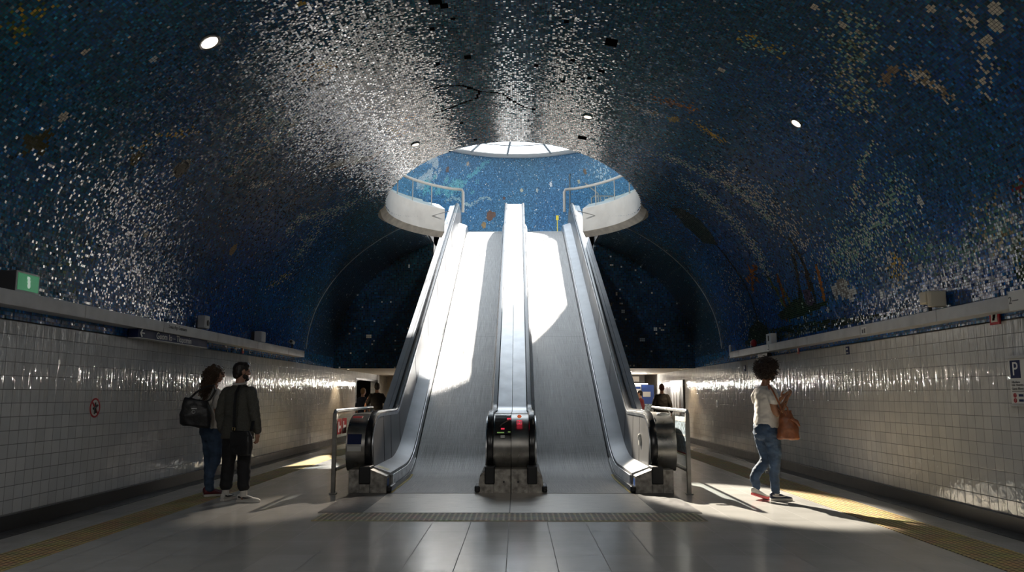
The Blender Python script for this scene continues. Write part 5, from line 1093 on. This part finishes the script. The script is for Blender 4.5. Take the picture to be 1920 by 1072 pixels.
wp = thing('notice_case', 'white notice case with a lit strip on the passage end wall behind the left escalator', 'notice case', (-3.35, 30.2, 1.55))
mb = MB(); mb.box(-.75, 1.2, 0, .2, .33, .548); build('header', mb, M['ledge'], wp); mb = MB(); mb.box(-.75, 1.2, -.02, 0, .24, .30); build('lit_strip', mb, M['strip'], wp)
mb = MB(); mb.box(-.75, 1.2, 0, .1, -1.55, .33); build('board', mb, M['wood'], wp)
mb = MB(); mb.box(-.3, .35, -.004, 0, .38, .48); build('lettering_panel', mb, M['signwhite'], wp)
# shopfront on the right
sh = thing('shopfront', 'small lit shopfront with purple fascia at the right end of the passage', 'shopfront', (3.9, 28.9, 0))
mb = MB(); mb.box(-1.1, -.25, -.05, .1, 1.72, 2.095); build('fascia', mb, M['purple'], sh)
mb = MB(); mb.box(-.25, .75, -.05, .1, 1.80, 2.095); build('fascia', mb, M['dark'], sh)
mb = MB(); mb.box(-.20, .55, -.06, -.05, 1.84, 2.02); build('lettering_panel', mb, M['ledge'], sh)
mb = MB(); mb.box(-.55, .85, -.10, -.04, 1.735, 1.775); build('lit_strip', mb, M['strip'], sh)
mb = MB(); mb.box(-.55, .55, .30, .36, 0, 1.72); build('back_panel', mb, M['wood'], sh)
mb = MB(); mb.box(-.52, -.30, .0, .06, 0, 1.72); build('door_post', mb, M['navy'], sh)
mb = MB(); mb.box(.30, .62, .0, .05, 0, 1.72); cp_ = build('poster_column', mb, M['cream'], sh)
mb = MB(); mb.box(.30, .62, -.012, 0, 1.45, 1.72); build('poster', mb, M['signwhite'], cp_); mb = MB(); mb.box(.32, .60, -.014, -.012, 1.58, 1.66); build('poster_band', mb, M['blue'], cp_)
mb = MB(); mb.box(.64, 1.08, -.02, .10, 0, 1.72); c2 = build('blue_column', mb, M['blue'], sh); mb = MB(); mb.box(.68, .95, -.03, -.02, 1.30, 1.48); build('poster', mb, M['offwhite'], c2); mb = MB(); mb.box(.66, 1.06, -.028, -.02, .2, 1.05); build('poster', mb, M['poster'], c2)
mb = MB(); mb.box(-1.2, -1.05, -.05, .1, 0, 2.09); build('red_column', mb, M['red'], sh)
ctr = thing('counter', 'low white counter in front of the shopfront', 'counter', (3.75, 28.0, 0))
mb = MB(); mb.box(-.35, .05, -.2, .2, 0, .86); build('cabinet', mb, M['offwhite'], ctr, bevel=.01); mb = MB(); mb.box(-.40, .10, -.24, .24, .86, .90); build('top', mb, M['dark'], ctr)
dcase = thing('poster_case', 'dark glazed poster case on the right passage wall', 'poster case', (5.07, 25.0, 1.0), PI)
mb = MB(); mb.box(0, .06, -1.0, 1.0, -.6, .82); build('frame', mb, M['dark'], dcase, bevel=.01); mb = MB(); mb.box(.06, .066, -.86, .60, -.5, .66); build('panel', mb, M['steel_dark'], dcase)
for k in range(3):
    mb = MB(); mb.box(.066, .07, -.7+k*.42, -.42+k*.42, -.25, .45); build('sheet', mb, M['ledge'], dcase)
# ------------------------------------------------------------------ light
wd = bpy.data.worlds.new('sky'); S.world = wd; wd.use_nodes = True; bgn = wd.node_tree.nodes['Background']
bgn.inputs['Color'].default_value = (.86,.94,1,1); bgn.inputs['Strength'].default_value = SKY
sd = Vector((-.36, -.74, -1)).normalized(); sun = bpy.data.lights.new('sun', 'SUN'); sun.energy = SUN; sun.angle = math.radians(1.3); sun.color = (1,.95,.86)
so = bpy.data.objects.new('sun', sun); COL.objects.link(so); so.location = (6, 40, 22); so.rotation_euler = sd.to_track_quat('-Z', 'Y').to_euler()
pt_ = bpy.data.lights.new('skylight_portal', 'AREA'); pt_.shape = 'DISK'; pt_.size = 8; pt_.cycles.is_portal = True
po = bpy.data.objects.new('skylight_portal', pt_); COL.objects.link(po); po.location = (SKC[0], SKC[1], SKZ+.42)
def beam(name, src, dst, deg, power, col, blend=.25, soft=.12):
    l = bpy.data.lights.new(name, 'SPOT'); l.energy = power; l.spot_size = math.radians(deg); l.spot_blend = blend; l.color = col; l.shadow_soft_size = soft
    o = bpy.data.objects.new(name, l); COL.objects.link(o); o.location = src; o.rotation_euler = (Vector(dst)-Vector(src)).to_track_quat('-Z', 'Y').to_euler()
beam('added_sun_patch_right', (-1.5, 25.2, 10.0), (3.05, 10.8, 0), 8.2, BEAM_R, (1,.90,.74)); beam('added_sun_patch_left', (1.9, 25.2, 10.0), (-2.75, 10.1, 0), 5.5, BEAM_L, (1,.86,.70), .6)  # added unseen spots that stand in for sun patches on the floor
for sx in (-1, 1): beam('added_rim_fill', (sx*-.6, 17.6, 7.4), (sx*2.3, 19.3, 6.15), 70, RIM_FILL, (1,.96,.9), 1, .2)  # added unseen lamps that brighten the white oculus rim
for x, y, z, w_, p_ in ((-3.1, 30.16, 1.82, 1.8, STRIP), (4.05, 28.78, 1.755, 1.4, STRIP)):
    l = bpy.data.lights.new('strip_lamp', 'AREA'); l.shape = 'RECTANGLE'; l.size = w_; l.size_y = .03; l.energy = p_; l.color = (1,.93,.84); o = bpy.data.objects.new('strip_lamp', l); COL.objects.link(o); o.location = (x, y, z); o.rotation_euler = (-PI/2, 0, 0)
# added fill lamps, unseen, on the vault behind the camera
for x, y, e in ((-2.6, 1.0, HALL_FILL), (2.6, 1.0, HALL_FILL), (-2.6, -3.5, HALL_FILL), (2.6, -3.5, HALL_FILL)):
    l = bpy.data.lights.new('added_hall_fill', 'AREA'); l.shape = 'DISK'; l.size = .5; l.energy = e; l.color = (1,.95,.88); o = bpy.data.objects.new('added_hall_fill', l); COL.objects.link(o); o.location = (x, y, vault_z(x)-.12)
vs = S.view_settings; vs.view_transform = 'Standard'; vs.look = 'None'; vs.gamma = 1; vs.use_curve_mapping = False; vs.exposure = EXPO
S.cycles.use_denoising = True; S.cycles.max_bounces = 10; S.cycles.diffuse_bounces = 6; S.cycles.glossy_bounces = 4; S.cycles.transparent_max_bounces = 16; S.cycles.sample_clamp_indirect = 6; S.cycles.caustics_reflective = False; S.cycles.caustics_refractive = False; S.cycles.blur_glossy = .5
